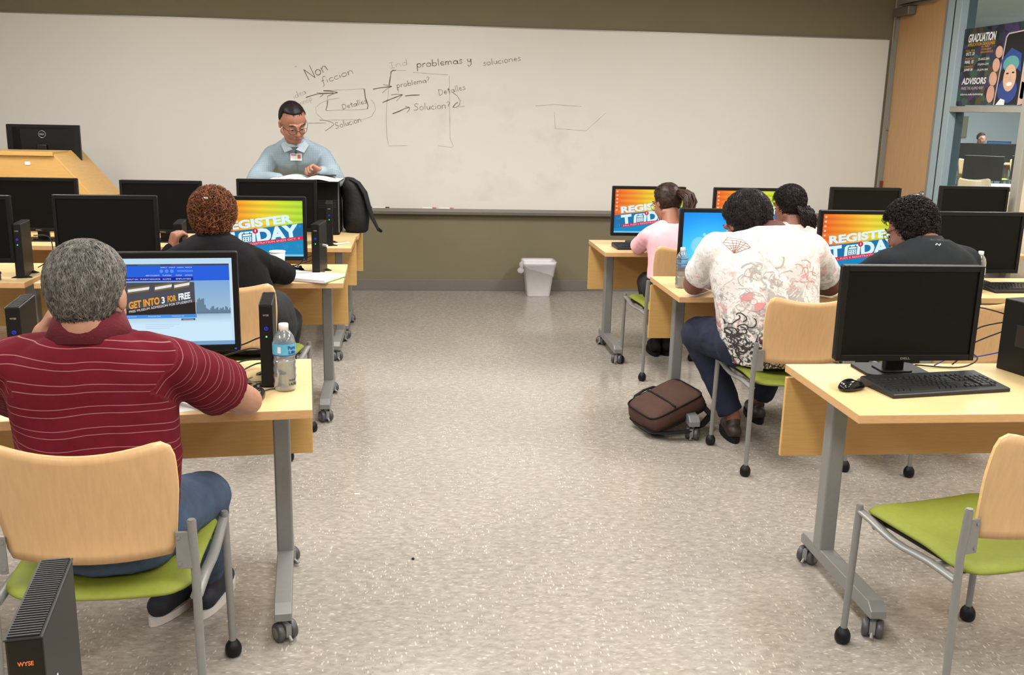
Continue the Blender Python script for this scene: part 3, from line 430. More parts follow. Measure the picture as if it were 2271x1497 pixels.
# ---------------------------------------------------------------- training table
USED = {}
def make_caster():
    """twin wheel caster, origin at floor contact"""
    pass
def make_table(W=1.524, name='training_table'):
    """origin: centre of the table on the floor, user sits at -y"""
    t = empty(name, (0, 0, 0)); tag(t, None, 'table')
    hw = W / 2; D = .31
    top = MB(); r = .008
    top.box(-hw, hw, -D, D, .706, .735, 1)
    top.m[-1] = 0; top.m[-2] = 0
    for i, f in enumerate(top.f):
        zs = [top.v[k][2] for k in f]
        top.m[i] = 0 if min(zs) > .73 else 1
    top.build('tabletop', [M_lam, M_edge], t, bevel=.0025)
    pn = MB(); pn.box(-hw + .002, hw - .002, .288, .306, .382, .688); pn.build('modesty_panel', M_panel, t, bevel=.002)
    for sx in (-1, 1):
        cx = sx * (hw - .105)
        lg = MB(); lg.box(cx - .028, cx + .028, .035, .10, .105, .69); lg.box(cx - .045, cx + .045, -.12, .22, .69, .706)
        lg.build('leg', M_silver, t, bevel=.006)
        ft = MB()
        ft.prism([(cx - .027, .19, .115), (cx - .027, .205, .10), (cx - .027, .205, .072), (cx - .027, -.375, .072), (cx - .027, -.375, .098), (cx - .027, -.345, .122)], (.054, 0, 0))
        ft.build('foot', M_silver, t, bevel=.003)
        for y, a in ((-.345, .5 * sx), (.18, .9 * sx)):
            cs = MB(); M = Matrix.Translation((cx, y, 0)) @ Matrix.Rotation(a, 4, 'Z')
            cs.tube([M @ Vector((0, 0, .05)), M @ Vector((0, 0, .075))], .010, 10, 1)
            cs.box(-.009, .009, -.035, .03, .018, .058, 1, M)
            cs.tube([M @ Vector((0, -.034, .022)), M @ Vector((0, -.052, .012))], .006, 6, 1)
            c = cs.build('caster', [M_grey, M_silver], t)
            for sd in (-1, 1):
                wh = MB(); Mw = M @ Matrix.Translation((sd * .0215, -.008, .0305)) @ Matrix.Rotation(PI / 2, 4, 'Y')
                wh.lathe([(0, -.012), (.022, -.012), (.028, -.010), (.0305, -.006), (.0305, .006), (.028, .010), (.022, .012), (0, .012)], 24, 0, Mw)
                wh.lathe([(0, sd * .0125), (.017, sd * .0125), (.018, sd * .0118)], 20, 1, Mw)
                wh.build('wheel', [M_greyd, M_grey], c)
    return t
tb15 = make_table(1.524); tb14 = make_table(1.42)
TG = 'maple training tables in rows'
# name, x centre, y centre, yaw(deg), label
def T(proto, xe, ye, yaw, side, label):
    """xe,ye: aisle end middle; side=+1 table extends to +x from there"""
    W = 1.524 if proto is tb15 else 1.42
    a = math.radians(yaw); cx = xe + side * math.cos(a) * W / 2; cy = ye + side * math.sin(a) * W / 2
    return place(proto, USED, (cx, cy, 0), a, label)
T(tb15, 1.371, 3.075, 0, 1, 'maple table in the right foreground with the unlit monitor, keyboard and mouse')
T(tb15, 1.322, 5.005, 0, 1, 'second-row maple table on the right, holding the bright blue monitor')
T(tb15, 1.242, 6.54, 0, 1, 'maple table nearest the whiteboard on the right side of the aisle')
T(tb15, -.338, 3.178, 6, -1, 'maple table in the left foreground with the water bottle and mouse')
T(tb15, -.372, 5.36, 1.5, -1, 'second-row maple table on the left, holding the white notebook')
T(tb15, -.402, 6.645, 0, -1, 'third-row left maple table holding the black monitors under the open book')
T(tb15, -.388, 7.27, 0, -1, 'maple table closest to the whiteboard on the left, under the backpack')
T(tb14, 2.852, 5.005, 0, 1, 'second-row maple table beside the right wall, holding the spare black monitor and keyboard')
T(tb14, 2.772, 6.54, 0, 1, 'maple table nearest the whiteboard beside the door, under two unlit monitors')
T(tb14, -1.935, 5.33, 0, -1, 'second-row maple table at the far left edge of the photo')
T(tb14, -1.935, 6.645, 0, -1, 'third-row maple table at the left, in front of the lectern')
T(tb15, -.36, 1.02, 3, -1, 'maple table at the bottom left edge, under the nearest thin computer')
# ---------------------------------------------------------------- classroom chair
def make_chair():
    """faces +y; origin on the floor at the middle of the four feet"""
    c = empty('stacking_chair', (0, 0, 0)); tag(c, None, 'chair')
    R = .0115
    # seat: saddle shaped pad
    n, m_ = 18, 16; vs = []; s = MB()
    for layer in (0, 1):
        for j in range(m_ + 1):
            v = j / m_; y = -.225 + .455 * v
            for i in range(n + 1):
                u = i / n * 2 - 1
                rc = .07; hx = .232
                # rounded corners
                e = max(0, abs(v * 2 - 1) - .70) / .30
                hx2 = hx - .055 * e ** 2.5
                x = u * hx2
                dish = -.030 * (1 - u * u) * math.sin(PI * min(1, (v * .9 + .1))) ** 1
                back = -.022 * max(0, .35 - v) / .35; front = -.02 * (max(0, v - .8) / .2) ** 2
                edge = max(abs(u), abs(v * 2 - 1)); rnd = -.016 * max(0, (edge - .86) / .14) ** 2
                z = .480 + dish + back + front + rnd
                if layer: z = .448 + dish * .9 + back + front * .6 + (.006 if edge > .9 else 0)
                vs.append((x, y, z))
    N = (n + 1) * (m_ + 1); fs = []
    for j in range(m_):
        for i in range(n):
            a = j * (n + 1) + i; fs.append([a, a + 1, a + n + 2, a + n + 1]); fs.append([N + a, N + a + n + 1, N + a + n + 2, N + a + 1])
    for i in range(n):
        fs.append([i, N + i, N + i + 1, i + 1]); a = m_ * (n + 1) + i; fs.append([a, a + 1, N + a + 1, N + a])
    for j in range(m_):
        a = j * (n + 1); fs.append([a, a + n + 1, N + a + n + 1, N + a]); a += n; fs.append([a, N + a, N + a + n + 1, a + n + 1])
    s.add(vs, fs, 0, True)
    so = s.build('seat', M_green, c); sd = so.modifiers.new('s', 'SUBSURF'); sd.levels = 1; sd.render_levels = 1
    u_ = MB(); u_.box(-.205, .205, -.19, .20, .428, .438); u_.build('seat_pan', M_black, c)
    # legs
    for sx in (-1, 1):
        f = MB(); f.tube([(sx * .248, .212, .045), (sx * .246, .208, .25), (sx * .243, .205, .470)], [R * .9, R, R], 12); f.tube([(sx * .243, .205, .470), (sx * .243, .205, .474)], R * .8, 12)
        f.build('leg', M_silver, c)
        r = MB(); r.tube([(sx * .248, -.222, .045), (sx * .244, -.212, .30), (sx * .242, -.206, .50), (sx * .240, -.214, .628)], [R * .9, R, R, R], 12); r.tube([(sx * .24, -.214, .628), (sx * .24, -.214, .632)], R * .8, 12)
        r.build('leg', M_silver, c)
        for y in (.212, -.222):
            g = MB(); g.tube([(sx * .249, y, z_) for z_ in (0, .003, .010, .022, .034, .042, .048, .053)], [.014, .019, .0235, .025, .0235, .020, .0155, .012], 20)
            g.build('glide_caster', M_black, c)
        rl = MB(); P = []
        for k in range(9):
            v = k / 8; y = .205 - .41 * v; z = .452 - .004 * v - .028 * math.sin(PI * min(1, v * 1.25)) ** 2 * .6 - .03 * v
            P.append((sx * .240, y, z))
        rl.tube(P, .016, 8, flat=.55); rl.build('side_rail', M_silver, c)
        br = MB(); br.box(sx * .219 - .020, sx * .219 + .020, -.2165, -.2105, .50, .600)
        for z in (.515, .585): br.tube([(sx * .207, -.2168, z), (sx * .207, -.2195, z)], .005, 8)
        br.build('bracket', M_silver, c, bevel=.002)
    cr = MB()
    for y in (-.12, .14): cr.tube([(-.238, y, .425), (.238, y, .425)], .009, 8)
    cr.build('cross_bar', M_silver, c)
    # curved plywood back
    b = MB(); n, m_ = 20, 12; vs = []
    for layer in (0, 1):
        for j in range(m_ + 1):
            v = j / m_
            for i in range(n + 1):
                u = i / n * 2 - 1; hw = .196 + .022 * min(1, v * 1.6)
                # rounded top corners / bottom corners
                tc = max(0, v - .86) / .14; bc = max(0, .08 - v) / .08
                x = u * (hw - .010 * tc ** 2 - .008 * bc ** 2)
                zt_ = .858 - .032 * (1 - u * u) - .022 * (max(0, abs(u) - .82) / .18) ** 2.5; zb = .532 + .006 * u * u
                z = zb + (zt_ - zb) * v
                y = -.204 + .012 * 0 - .055 * max(0, v - .12) ** 1.2 + (u * u - .82) * .038 - (.009 if layer else 0)
                vs.append((x, y, z))
    N = (n + 1) * (m_ + 1)
    for j in range(m_):
        for i in range(n):
            a = j * (n + 1) + i
            b.add([], []); b.f.append([a, a + n + 1, a + n + 2, a + 1]); b.m.append(0); b.sm.append(True)
            b.f.append([N + a, N + a + 1, N + a + n + 2, N + a + n + 1]); b.m.append(0); b.sm.append(True)
    def e_(f): b.f.append(f); b.m.append(1); b.sm.append(False)
    for i in range(n): e_([i, i + 1, N + i + 1, N + i]); a = m_ * (n + 1) + i; e_([a, N + a, N + a + 1, a + 1])
    for j in range(m_): a = j * (n + 1); e_([a, N + a, N + a + n + 1, a + n + 1]); a += n; e_([a, a + n + 1, N + a + n + 1, N + a])
    b.v = vs
    b.build('backrest', [M_ply, M_plyedge], c)
    return c
ch = make_chair()
def C_(x, y, yaw, label): return place(ch, USED, (x, y, 0), math.radians(yaw), label)
CH_L1 = (-.790, 2.515, 1); CH_L2 = (-.795, 4.67, -9); CH_R2 = (1.758, 4.375, 4.5); CH_R2B = (2.53, 4.33, 4.5); CH_R3 = (1.64, 6.005, 6); CH_R3B = (2.42, 5.98, 4); CH_R1 = (1.648, 2.540, 13)
C_(*CH_L1, 'maple-backed chair with lime seat, occupied by the man in the maroon polo shirt')
C_(*CH_L2, 'maple-backed chair under the woman with curly red hair')
C_(*CH_R2, 'maple-backed chair under the man in the white printed shirt')
C_(*CH_R2B, 'maple-backed chair under the man in the black shirt, behind the unlit foreground monitor')
C_(*CH_R3, 'maple-backed chair under the woman in the pink shirt')
C_(*CH_R3B, 'maple-backed chair under the woman with long dark curly hair')
C_(*CH_R1, 'empty lime-seated chair cut off by the right edge of the photo')
# ---------------------------------------------------------------- lectern (left, in front of the whiteboard)
lec = empty('lectern', (-3.05, 7.62, 0), 0, 'maple lectern with sloping side at the far left by the whiteboard', 'lectern')
bd = MB()
prof = [(.0, 0), (.0, 0)]
for y0, y1 in ((-.30, .34),):
    P = [(-.55, y0, 0), (.78, y0, 0), (.78, y0, .90), (.50, y0, 1.235), (-.55, y0, 1.235)]
    bd.prism(P, (0, .025, 0))
bd.box(-.55, -.53, -.275, .32, 0, 1.235); bd.box(.755, .78, -.275, .32, 0, .90)
bd.prism([(.78, -.30, .90), (.78, -.30, .925), (.50, -.30, 1.26), (.50, -.30, 1.235)], (0, .62, 0))
bd.build('body', M_panel, lec, bevel=.002)
tp = MB(); tp.box(-.56, .51, -.32, .0, 1.235, 1.262); tp.build('top', M_panel, lec, bevel=.002)
sh = MB(); sh.box(-.53, .755, -.275, .32, .86, .885); sh.build('shelf', M_panel, lec)
lb = MB(); lb.box(.31, .345, -.3035, -.300, 1.17, 1.192); lb.build('inventory_label', M_paper, lec)
cv = MB(); cv.box(-.12, -.04, -.3005, -.2995, 0, 1.235)
ed = MB(); ed.box(-.56, .0, -.31, -.02, 1.262, 1.274); ed.build('desk_pad', M_black, lec)
# ---------------------------------------------------------------- waste bin with liner
bn = empty('waste_bin', (1.112, 8.60, 0), 0, 'small white plastic bin with clear liner standing against the back wall', 'bin')
def ring_loft(mb, secs, mi=0, seg=6, smooth=True, cap0=True, cap1=False):
    """secs: (z, hx, hy, r)"""
    rows = []
    for (z, hx, hy, r) in secs:
        P = []
        for (cx, cy, t0) in ((hx - r, hy - r, 0), (-hx + r, hy - r, 90), (-hx + r, -hy + r, 180), (hx - r, -hy + r, 270)):
            for i in range(seg + 1): t = math.radians(t0 + 90 * i / seg); P.append((cx + r * math.cos(t), cy + r * math.sin(t), z))
        rows.append(P)
    n = len(rows[0]); vs = [p for r_ in rows for p in r_]; fs = []
    for j in range(len(rows) - 1):
        for i in range(n): fs.append([j * n + i, j * n + (i + 1) % n, (j + 1) * n + (i + 1) % n, (j + 1) * n + i])
    if cap0: fs.append(list(range(n))[::-1])
    if cap1: fs.append([(len(rows) - 1) * n + i for i in range(n)])
    mb.add(vs, fs, mi, smooth)
M_bin = mat('bin_plastic', (226, 224, 228), .4, var=.02)
b = MB(); ring_loft(b, [(0, .098, .075, .02), (.006, .102, .079, .025), (.29, .138, .105, .03), (.29, .146, .113, .032), (.312, .148, .115, .032), (.312, .140, .107, .03), (.29, .132, .099, .03), (.02, .096, .072, .02)], cap1=True)
b.build('body', M_bin, bn)
lm = bpy.data.materials.new('liner_film'); lm.use_nodes = True; q = lm.node_tree.nodes['Principled BSDF']; q.inputs['Base Color'].default_value = rgb(235, 235, 240); q.inputs['Alpha'].default_value = .35; q.inputs['Roughness'].default_value = .25
b = MB(); ring_loft(b, [(.225, .133, .102, .03), (.27, .144, .111, .032), (.29, .150, .116, .034), (.318, .152, .119, .034), (.322, .146, .112, .03), (.30, .130, .10, .03), (.10, .10, .078, .03)], cap0=False)
for i, v in enumerate(b.v[:28 * 4]):
    nz = noise.noise(Vector(v) * 22) * .007; b.v[i] = (v[0] + nz, v[1] + nz, v[2] + (noise.noise(Vector(v) * 14) * .05 - .03 * v[0] / .14 if v[2] < .23 else 0))
b.build('liner', lm, bn)
b = MB(); b.ball((-.165, -.06, .235), (.03, .022, .028)); b.ball((-.158, -.06, .285), (.022, .018, .03)); b.ball((-.15, -.05, .262), (.012, .01, .014))
for i, v in enumerate(b.v): d = noise.noise(Vector(v) * 60) * .006; b.v[i] = (v[0] + d, v[1] - d, v[2] + d)
b.build('liner_knot', lm, bn)
# two bits of litter on the floor
o = MB(); o.rbox(-.012, .012, -.004, .004, 0, .004, .003); o = o.build('paper_scrap', M_paper, loc=(-.244, 3.99, 0), rz=.2); tag(o, 'tiny white paper scrap lying on the floor in the aisle', 'litter')
o = MB(); o.ball((0, 0, .004), (.006, .005, .004)); o = o.build('pebble', M_black, loc=(-.004, 3.35, 0)); tag(o, 'tiny dark crumb lying on the floor at the middle of the aisle', 'litter')
# ---------------------------------------------------------------- ceiling lights
M_diff = emis('light_diffuser', (255, 250, 238), 2.0)
k = 0
for lx in (-2.6, .2, 3.0):
    for ly in (-1.2, 1.2, 3.6, 6.0):
        t = empty('ceiling_light', (lx, ly, CH)); tag(t, 'recessed fluorescent ceiling troffer above the classroom', 'ceiling light', 'recessed fluorescent ceiling troffers')
        f = MB(); f.box(-.32, .32, -.62, -.60, -.02, 0); f.box(-.32, .32, .60, .62, -.02, 0); f.box(-.32, -.30, -.60, .60, -.02, 0); f.box(.30, .32, -.60, .60, -.02, 0); f.build('frame', M_white, t)
        MB().box(-.30, .30, -.60, .60, -.010, -.004).build('diffuser', M_diff, t)
        l = bpy.data.lights.new('fluorescent', 'AREA'); l.shape = 'RECTANGLE'; l.size = .6; l.size_y = 1.2; l.energy = 72 if ly > 5 else 50; l.color = (1.0, .985, .955)
        lo = bpy.data.objects.new('fluorescent_lamp', l); COL.objects.link(lo); lo.location = (lx, ly, CH - .03)
# ---------------------------------------------------------------- monitors
TZ = .735
SW, SH = .474, .2965       # visible screen
def smat(name, build):
    m = bpy.data.materials.new(name); m.use_nodes = True; b = m.node_tree.nodes['Principled BSDF']
    b.inputs['Base Color'].default_value = (.01, .01, .01, 1); b.inputs['Roughness'].default_value = .4; b.inputs['Specular IOR Level'].default_value = .15; b.inputs['Emission Strength'].default_value = 1.08
    lk(m, build(m), b.inputs['Emission Color']); return m
def ramp(m, fac, stops):
    r = nd(m, 'ShaderNodeValToRGB'); el = r.color_ramp.elements
    el[0].position, el[0].color = stops[0][0], rgb(*stops[0][1]); el[1].position, el[1].color = stops[1][0], rgb(*stops[1][1])
    for p, c in stops[2:]: e = el.new(p); e.color = rgb(*c)
    lk(m, fac, r.inputs['Fac']); return r.outputs['Color']
def reg_top(m):
    tc = nd(m, 'ShaderNodeTexCoord'); sp = nd(m, 'ShaderNodeSeparateXYZ'); lk(m, tc.outputs['Object'], sp.inputs[0])
    mr = nd(m, 'ShaderNodeMapRange'); mr.inputs['From Min'].default_value = -SW / 2; mr.inputs['From Max'].default_value = SW / 2; lk(m, sp.outputs['X'], mr.inputs['Value'])
    c = ramp(m, mr.outputs[0], [(0, (238, 96, 30)), (.28, (244, 150, 40)), (.55, (240, 205, 50)), (.78, (205, 222, 50)), (1, (172, 220, 54))])
    # pale rays fanning out
    mp = nd(m, 'ShaderNodeMapping'); mp.inputs['Rotation'].default_value = (0, math.radians(-8), 0); mp.inputs['Scale'].default_value = (0.15, 1, 1); lk(m, tc.outputs['Object'], mp.inputs[0])
    wv = nd(m, 'ShaderNodeTexWave', bands_direction='Z'); wv.inputs['Scale'].default_value = 9; wv.inputs['Distortion'].default_value = 1.2; wv.inputs['Detail'].default_value = 0; lk(m, mp.outputs[0], wv.inputs['Vector'])
    mx = nd(m, 'ShaderNodeMixRGB'); mx.blend_type = 'MULTIPLY'; mx.inputs['Fac'].default_value = .22; lk(m, c, mx.inputs['Color1']); lk(m, wv.outputs['Color'], mx.inputs['Color2']); return mx.outputs['Color']
def blue_bg(m):
    tc = nd(m, 'ShaderNodeTexCoord'); mp = nd(m, 'ShaderNodeMapping'); mp.inputs['Location'].default_value = (.20, 0, -.42); mp.inputs['Scale'].default_value = (2.2, 1, 2.9); lk(m, tc.outputs['Object'], mp.inputs[0])
    v = nd(m, 'ShaderNodeVectorMath', operation='LENGTH'); s2 = nd(m, 'ShaderNodeSeparateXYZ'); lk(m, mp.outputs[0], s2.inputs[0]); cb = nd(m, 'ShaderNodeCombineXYZ'); lk(m, s2.outputs['X'], cb.inputs['X']); lk(m, s2.outputs['Z'], cb.inputs['Z']); lk(m, cb.outputs[0], v.inputs[0])
    return ramp(m, v.outputs['Value'], [(0, (120, 220, 255)), (.3, (60, 196, 252)), (.6, (14, 152, 240)), (1, (0, 110, 214))])
def sky_bg(m):
    tc = nd(m, 'ShaderNodeTexCoord'); sp = nd(m, 'ShaderNodeSeparateXYZ'); lk(m, tc.outputs['Object'], sp.inputs[0])
    mr = nd(m, 'ShaderNodeMapRange'); mr.inputs['From Min'].default_value = .085; mr.inputs['From Max'].default_value = .085 + SH; lk(m, sp.outputs['Z'], mr.inputs['Value'])
    return ramp(m, mr.outputs[0], [(0, (150, 190, 228)), (.05, (196, 224, 242)), (.25, (196, 224, 240)), (.345, (160, 192, 210)), (.37, (118, 150, 172)), (.40, (150, 182, 206)), (.74, (120, 162, 206))])
S_regtop = smat('wallpaper_orange_to_lime', reg_top); S_blue = smat('wallpaper_light_blue', blue_bg); S_sky = smat('web_page_backdrop', sky_bg)
E_ = {}
def em(c, s=1.0):
    k = (c, s)
    if k not in E_: E_[k] = emis('screen_colour', c, s)
    return E_[k]
class Scr:
    """flat artwork on the display, u,v in 0..1"""
    def __init__(s): s.mb = MB(); s.mats = []; s.l = 0
    def mi(s, m):
        if m not in s.mats: s.mats.append(m)
        return s.mats.index(m)
    def P(s, u, v, l): return ((u - .5) * SW, -.0795 - .00012 * l - .001, .085 + v * SH)
    def poly(s, pts, m, l=1): s.mb.add([s.P(u, v, l) for u, v in pts], [list(range(len(pts)))], s.mi(m), False)
    def rect(s, u0, v0, u1, v1, m, l=1): s.poly([(u0, v0), (u1, v0), (u1, v1), (u0, v1)], m, l)
    def disc(s, u, v, r, m, l=1, n=24): s.poly([(u + r / SW * math.cos(2 * PI * k / n), v + r / SH * math.sin(2 * PI * k / n)) for k in range(n)], m, l)
    def text(s, t, u, v, w, h, m, l=2, deg=0, bold=0.0, shear=0):
        a = math.radians(deg); put_text(s.mb, t, s.P(u, v, l), (math.cos(a), 0, math.sin(a)), (-math.sin(a), 0, math.cos(a)), w * SW, h * SH, bold, s.mi(m), shear)
def art_register():
    a = Scr(); T_ = em((214, 240, 250), 1.05)
    a.rect(0, 0, 1, 1, S_regtop, 0)
    A = math.degrees(math.atan(.205 * SH / SW / 1.0)); sl = .205
    d = .40
    a.poly([(0, 0), (1, 0), (1, d + sl), (0, d)], em((4, 112, 168)), 1)
    a.poly([(0, 0), (1, 0), (1, .30), (0, .10)], em((0, 134, 192)), 2)
    for (u, v, t) in ((.80, .50, '18'), (.93, .51, '19'), (.04, .30, '16'), (.04, .13, '23'), (.62, .12, '29'), (.78, .135, '30'), (.93, .15, '31')): a.text(t, u, v, .05, .055, em((40, 150, 205)), 3, A)
    a.text('REGISTER', .10, d + .045, .80, .155, T_, 4, A, .045)
    a.text('T', .115, .155, .155, .25, T_, 4, A, .05); a.text('DAY', .495, .235, .47, .26, T_, 4, A, .05)
    # rounded calendar standing in for the letter O
    c = [(.29, .20), (.31, .17), (.455, .20), (.475, .235), (.475, .42), (.455, .455), (.315, .43), (.29, .39)]
    a.poly(c, T_, 4); I = em((0, 92, 120))
    def q(u, v): return (.29 + u * .185, .20 + u * .035 + v * .235)
    def bar(u0, v0, u1, v1, m, l): a.poly([q(u0, v0), q(u1, v0), q(u1, v1), q(u0, v1)], m, l)
    bar(.2, .12, .8, .82, I, 5); bar(.25, .18, .75, .56, T_, 6); bar(.25, .62, .75, .77, T_, 6); bar(.3, .74, .36, .92, I, 7); bar(.64, .74, .70, .92, I, 7)
    for i in range(3):
        for j in range(2): bar(.32 + i * .15, .24 + j * .16, .39 + i * .15, .34 + j * .16, I, 7)
    R_ = em((206, 24, 64)); a.disc(.475, .455, .0145, R_, 8); a.text('1', .470, .435, .011, .045, T_, 9, 0, .02)
    a.poly([(.12, .125), (1, .125 + .88 * sl), (1, .19 + .88 * sl), (.12, .19)], R_, 8)
    a.text('FALL FLEX II REGISTRATION ENDS OCT. 9', .14, .142, .83, .034, em((240, 190, 205)), 9, A, .01)
    a.rect(0, 0, 1, .035, em((120, 200, 235)), 10)
    for i in range(6): a.rect(.02, .93 - i * .085, .045, .965 - i * .085, em((250, 200, 160)), 10)
    return a
def art_blue():
    a = Scr(); a.rect(0, 0, 1, 1, S_blue, 0); C_1 = em((120, 214, 250)); C2 = em((150, 225, 252))
    a.disc(.20, .40, .047, C_1, 1, 36); a.disc(.20, .40, .040, em((132, 220, 252)), 2, 36); a.disc(.25, .60, .009, C2, 1); a.disc(.55, .2, .06, C_1, 1, 36)
    a.rect(.46, .58, .80, .645, em((226, 244, 255)), 2); a.rect(.36, .575, .46, .58, C2, 2); a.text('Windows', .50, .59, .2, .045, em((20, 90, 170)), 3)
    a.rect(0, 0, 1, .03, em((60, 130, 190)), 3)
    a.rect(.985, .52, 1, .78, em((20, 40, 200)), 3)
    return a
def art_web():
    a = Scr(); a.rect(0, 0, 1, 1, S_sky, 0); W_ = em((214, 230, 246))
    a.rect(0, .935, 1, 1, em((190, 220, 240)), 1); a.rect(0, .915, .98, .935, em((58, 66, 84)), 2)
    for i, c in enumerate(((130, 70, 110), (70, 100, 110), (90, 80, 110))): a.rect(.15 + i * .22, .918, .3 + i * .22, .932, em(c), 3)
    a.rect(0, .745, .98, .915, em((22, 92, 220)), 2); a.rect(0, .745, .735, .788, em((6, 20, 150)), 3)
    for i, (t, w_) in enumerate((('CAMPUSES', .07), ('ABOUT SAC', .08), ('STUDENT RESOURCES', .135), ('ALUMNI', .055), ('EMPLOYEES', .10))): a.text(t, (.19, .29, .38, .53, .62)[i], .758, w_, .016, W_, 4)
    for i, t in enumerate(('APPLY', 'VISIT', 'CALENDAR', 'SEARCH')): a.text(t, .52 + i * .055, .89, .045, .012, W_, 4)
    for i in range(3): a.disc(.525 + i * .035, .855, .006, em((90, 140, 235)), 3)
    a.rect(.63, .843, .735, .868, em((70, 130, 235)), 3); a.text('COLLEGES', .10, .80, .13, .02, W_, 4)
    for i, t in enumerate(('NEW STUDENTS', 'TUITION', 'FAFSA', 'CATALOG')): a.text(t, (.42, .53, .62, .68)[i], .80, (.09, .06, .04, .05)[i], .014, W_, 4)
    a.rect(0, .36, .245, .745, em((8, 30, 160)), 2)
    for i, t in enumerate(('EXPLORE', '', 'Degrees', 'Schedules', 'Records', 'Library')): 
        if t: a.text(t, .15, .70 - i * .033, .055, .016, W_, 4)
    a.rect(.245, .36, .74, .728, em((70, 72, 80)), 2); a.poly([(.245, .36), (.74, .36), (.74, .50), (.245, .42)], em((34, 24, 24)), 3)
    for (u, w_, v) in ((.29, .15, .60), (.47, .12, .625), (.60, .11, .645)):
        a.poly([(u, v), (u + w_ * .95, v + .03), (u + w_, v + .10), (u + .005, v + .07)], em((120, 98, 60)), 4); a.poly([(u + .005, v + .02), (u + w_ * .97, v + .05), (u + w_, v + .08), (u + .005, v + .05)], em((226, 230, 236)), 5)
    a.text('GET INTO', .295, .425, .21, .085, em((232, 156, 50)), 6, 9.5, .04, .15); a.text('3', .515, .485, .022, .075, em((240, 244, 250)), 6, 9.5, .03, .15)
    a.text('FOR', .555, .50, .06, .07, em((232, 156, 50)), 6, 9.5, .04, .15); a.text('FREE', .63, .52, .08, .075, em((240, 244, 250)), 6, 9.5, .04, .15)
    a.text('FREE MUSEUM ADMISSION FOR STUDENTS', .295, .385, .43, .026, em((236, 236, 240)), 6, 9.5, .0, .1)
    a.rect(0, .32, .745, .36, em((66, 140, 224)), 3)
    for i in range(4): a.text(('News', 'Getting Started', 'Financial Aid', 'Contact Us')[i], .10 + i * .16, .335, .08, .014, W_, 4)
    # skyline across the water
    rnd = random.Random(3); c = em((98, 124, 148)); x = .745
    hs = [.12, .155, .17, .15, .16, .165, .09, .05, .04, .03, .05, .07, .075, .04, .05, .06, .03, .05, .045, .06, .03, .07, .06, .03, .05]
    for i, h_ in enumerate(hs): a.rect(x, .375, x + .0094, .375 + h_, c, 2); x += .0094
    a.rect(.745, .365, .98, .378, em((90, 116, 138)), 3)
    a.rect(.64, .29, .735, .312, em((60, 74, 100)), 3); a.text('ADDITIONAL', .65, .295, .075, .010, W_, 4)
    for i in range(3): a.rect(.40, .245 - i * .022, .62 - .03 * i, .248 - i * .022, em((150, 176, 200)), 2)
    a.rect(.98, .05, 1, .935, em((200, 222, 240)), 3); a.rect(.6, 0, 1, .045, em((120, 160, 205)), 3)
    return a
def make_monitor(kind, name='monitor', logo_back=False):
    t = empty(name, (0, 0, 0)); tag(t, None, 'monitor')
    b = MB(); hw = .2555
    # bezel frame around the recessed display
    zb, z1 = .062, .402
    b.rbox(-hw, hw, -.078, -.052, zb, z1, .008, 'y', 0)
    b.build('casing', M_black, t, bevel=.002)
    r = MB(); r.box(-hw + .001, -SW / 2, -.0865, -.078, zb + .001, z1 - .001); r.box(SW / 2, hw - .001, -.0865, -.078, zb + .001, z1 - .001)
    r.box(-SW / 2, SW / 2, -.0865, -.078, zb + .001, .085); r.box(-SW / 2, SW / 2, -.0865, -.078, .3815, z1 - .001)
    r.build('bezel', M_black, t, bevel=.0015)
    bk = MB(); bk.prism([(-.20, -.052, .09), (.20, -.052, .09), (.20, -.052, .375), (-.20, -.052, .375)][::-1], (0, .001, 0))
    v = []
    for (x, z) in ((.21, .09), (.21, .378)): pass
    P0 = [(-.215, -.052, .085), (.215, -.052, .085), (.215, -.052, .382), (-.215, -.052, .382)]; P1 = [(-.15, -.020, .13), (.15, -.020, .13), (.15, -.020, .368), (-.15, -.020, .368)]
    bk.add(P0 + P1, [(4, 5, 6, 7), (0, 1, 5, 4), (1, 2, 6, 5), (2, 3, 7, 6), (3, 0, 4, 7)], 0, False); bk.build('back_cover', M_blackm, t, bevel=.004)
    st = MB(); st.box(-.035, .035, -.022, .012, .008, .26); st.build('stand_neck', M_black, t, bevel=.006)
    bs = MB(); bs.rbox(-.12, .12, -.075, .10, 0, .010, .03, 'z'); bs.rbox(-.06, .06, -.05, .05, .010, .016, .02, 'z'); bs.build('stand_base', M_black, t, bevel=.002)
    bd = MB(); put_text(bd, 'DELL', (-.018, -.0868, .0685), (1, 0, 0), (0, 0, 1), .036, .008, .04, 0); bd.build('badge', mat('badge_silver', (120, 112, 100), .4), t)
    if kind == 'off':
        MB().box(-SW / 2, SW / 2, -.0800, -.078, .085, .3815).build('display', M_glass_off, t)
    else:
        a = {'register': art_register, 'blue': art_blue, 'web': art_web}[kind]()
        a.mb.build('display', a.mats, t)
        led = MB(); led.box(.236, .242, -.0870, -.0864, .069, .073); led.build('power_light', em((40, 70, 255), 2), t)
    if logo_back:
        l = MB(); Mx = Matrix.Translation((-.0, -.0195, .333)) @ Matrix.Rotation(-PI / 2, 4, 'X')
        l.lathe([(.023, 0), (.023, .0012), (.0265, .0012), (.0265, 0)], 32, M=Mx); put_text(l, 'DELL', (.0175, -.0188, .327), (-1, 0, 0), (0, 0, 1), .035, .013, .05, 0)
        l.build('logo', mat('logo_silver', (150, 150, 150), .3, metal=.6), t)
    return t
mon_off = make_monitor('off'); mon_reg = make_monitor('register'); mon_blue = make_monitor('blue', ); mon_web = make_monitor('web'); mon_back = make_monitor('off', logo_back=True)
mon_off.name = 'monitor'
UM = {}
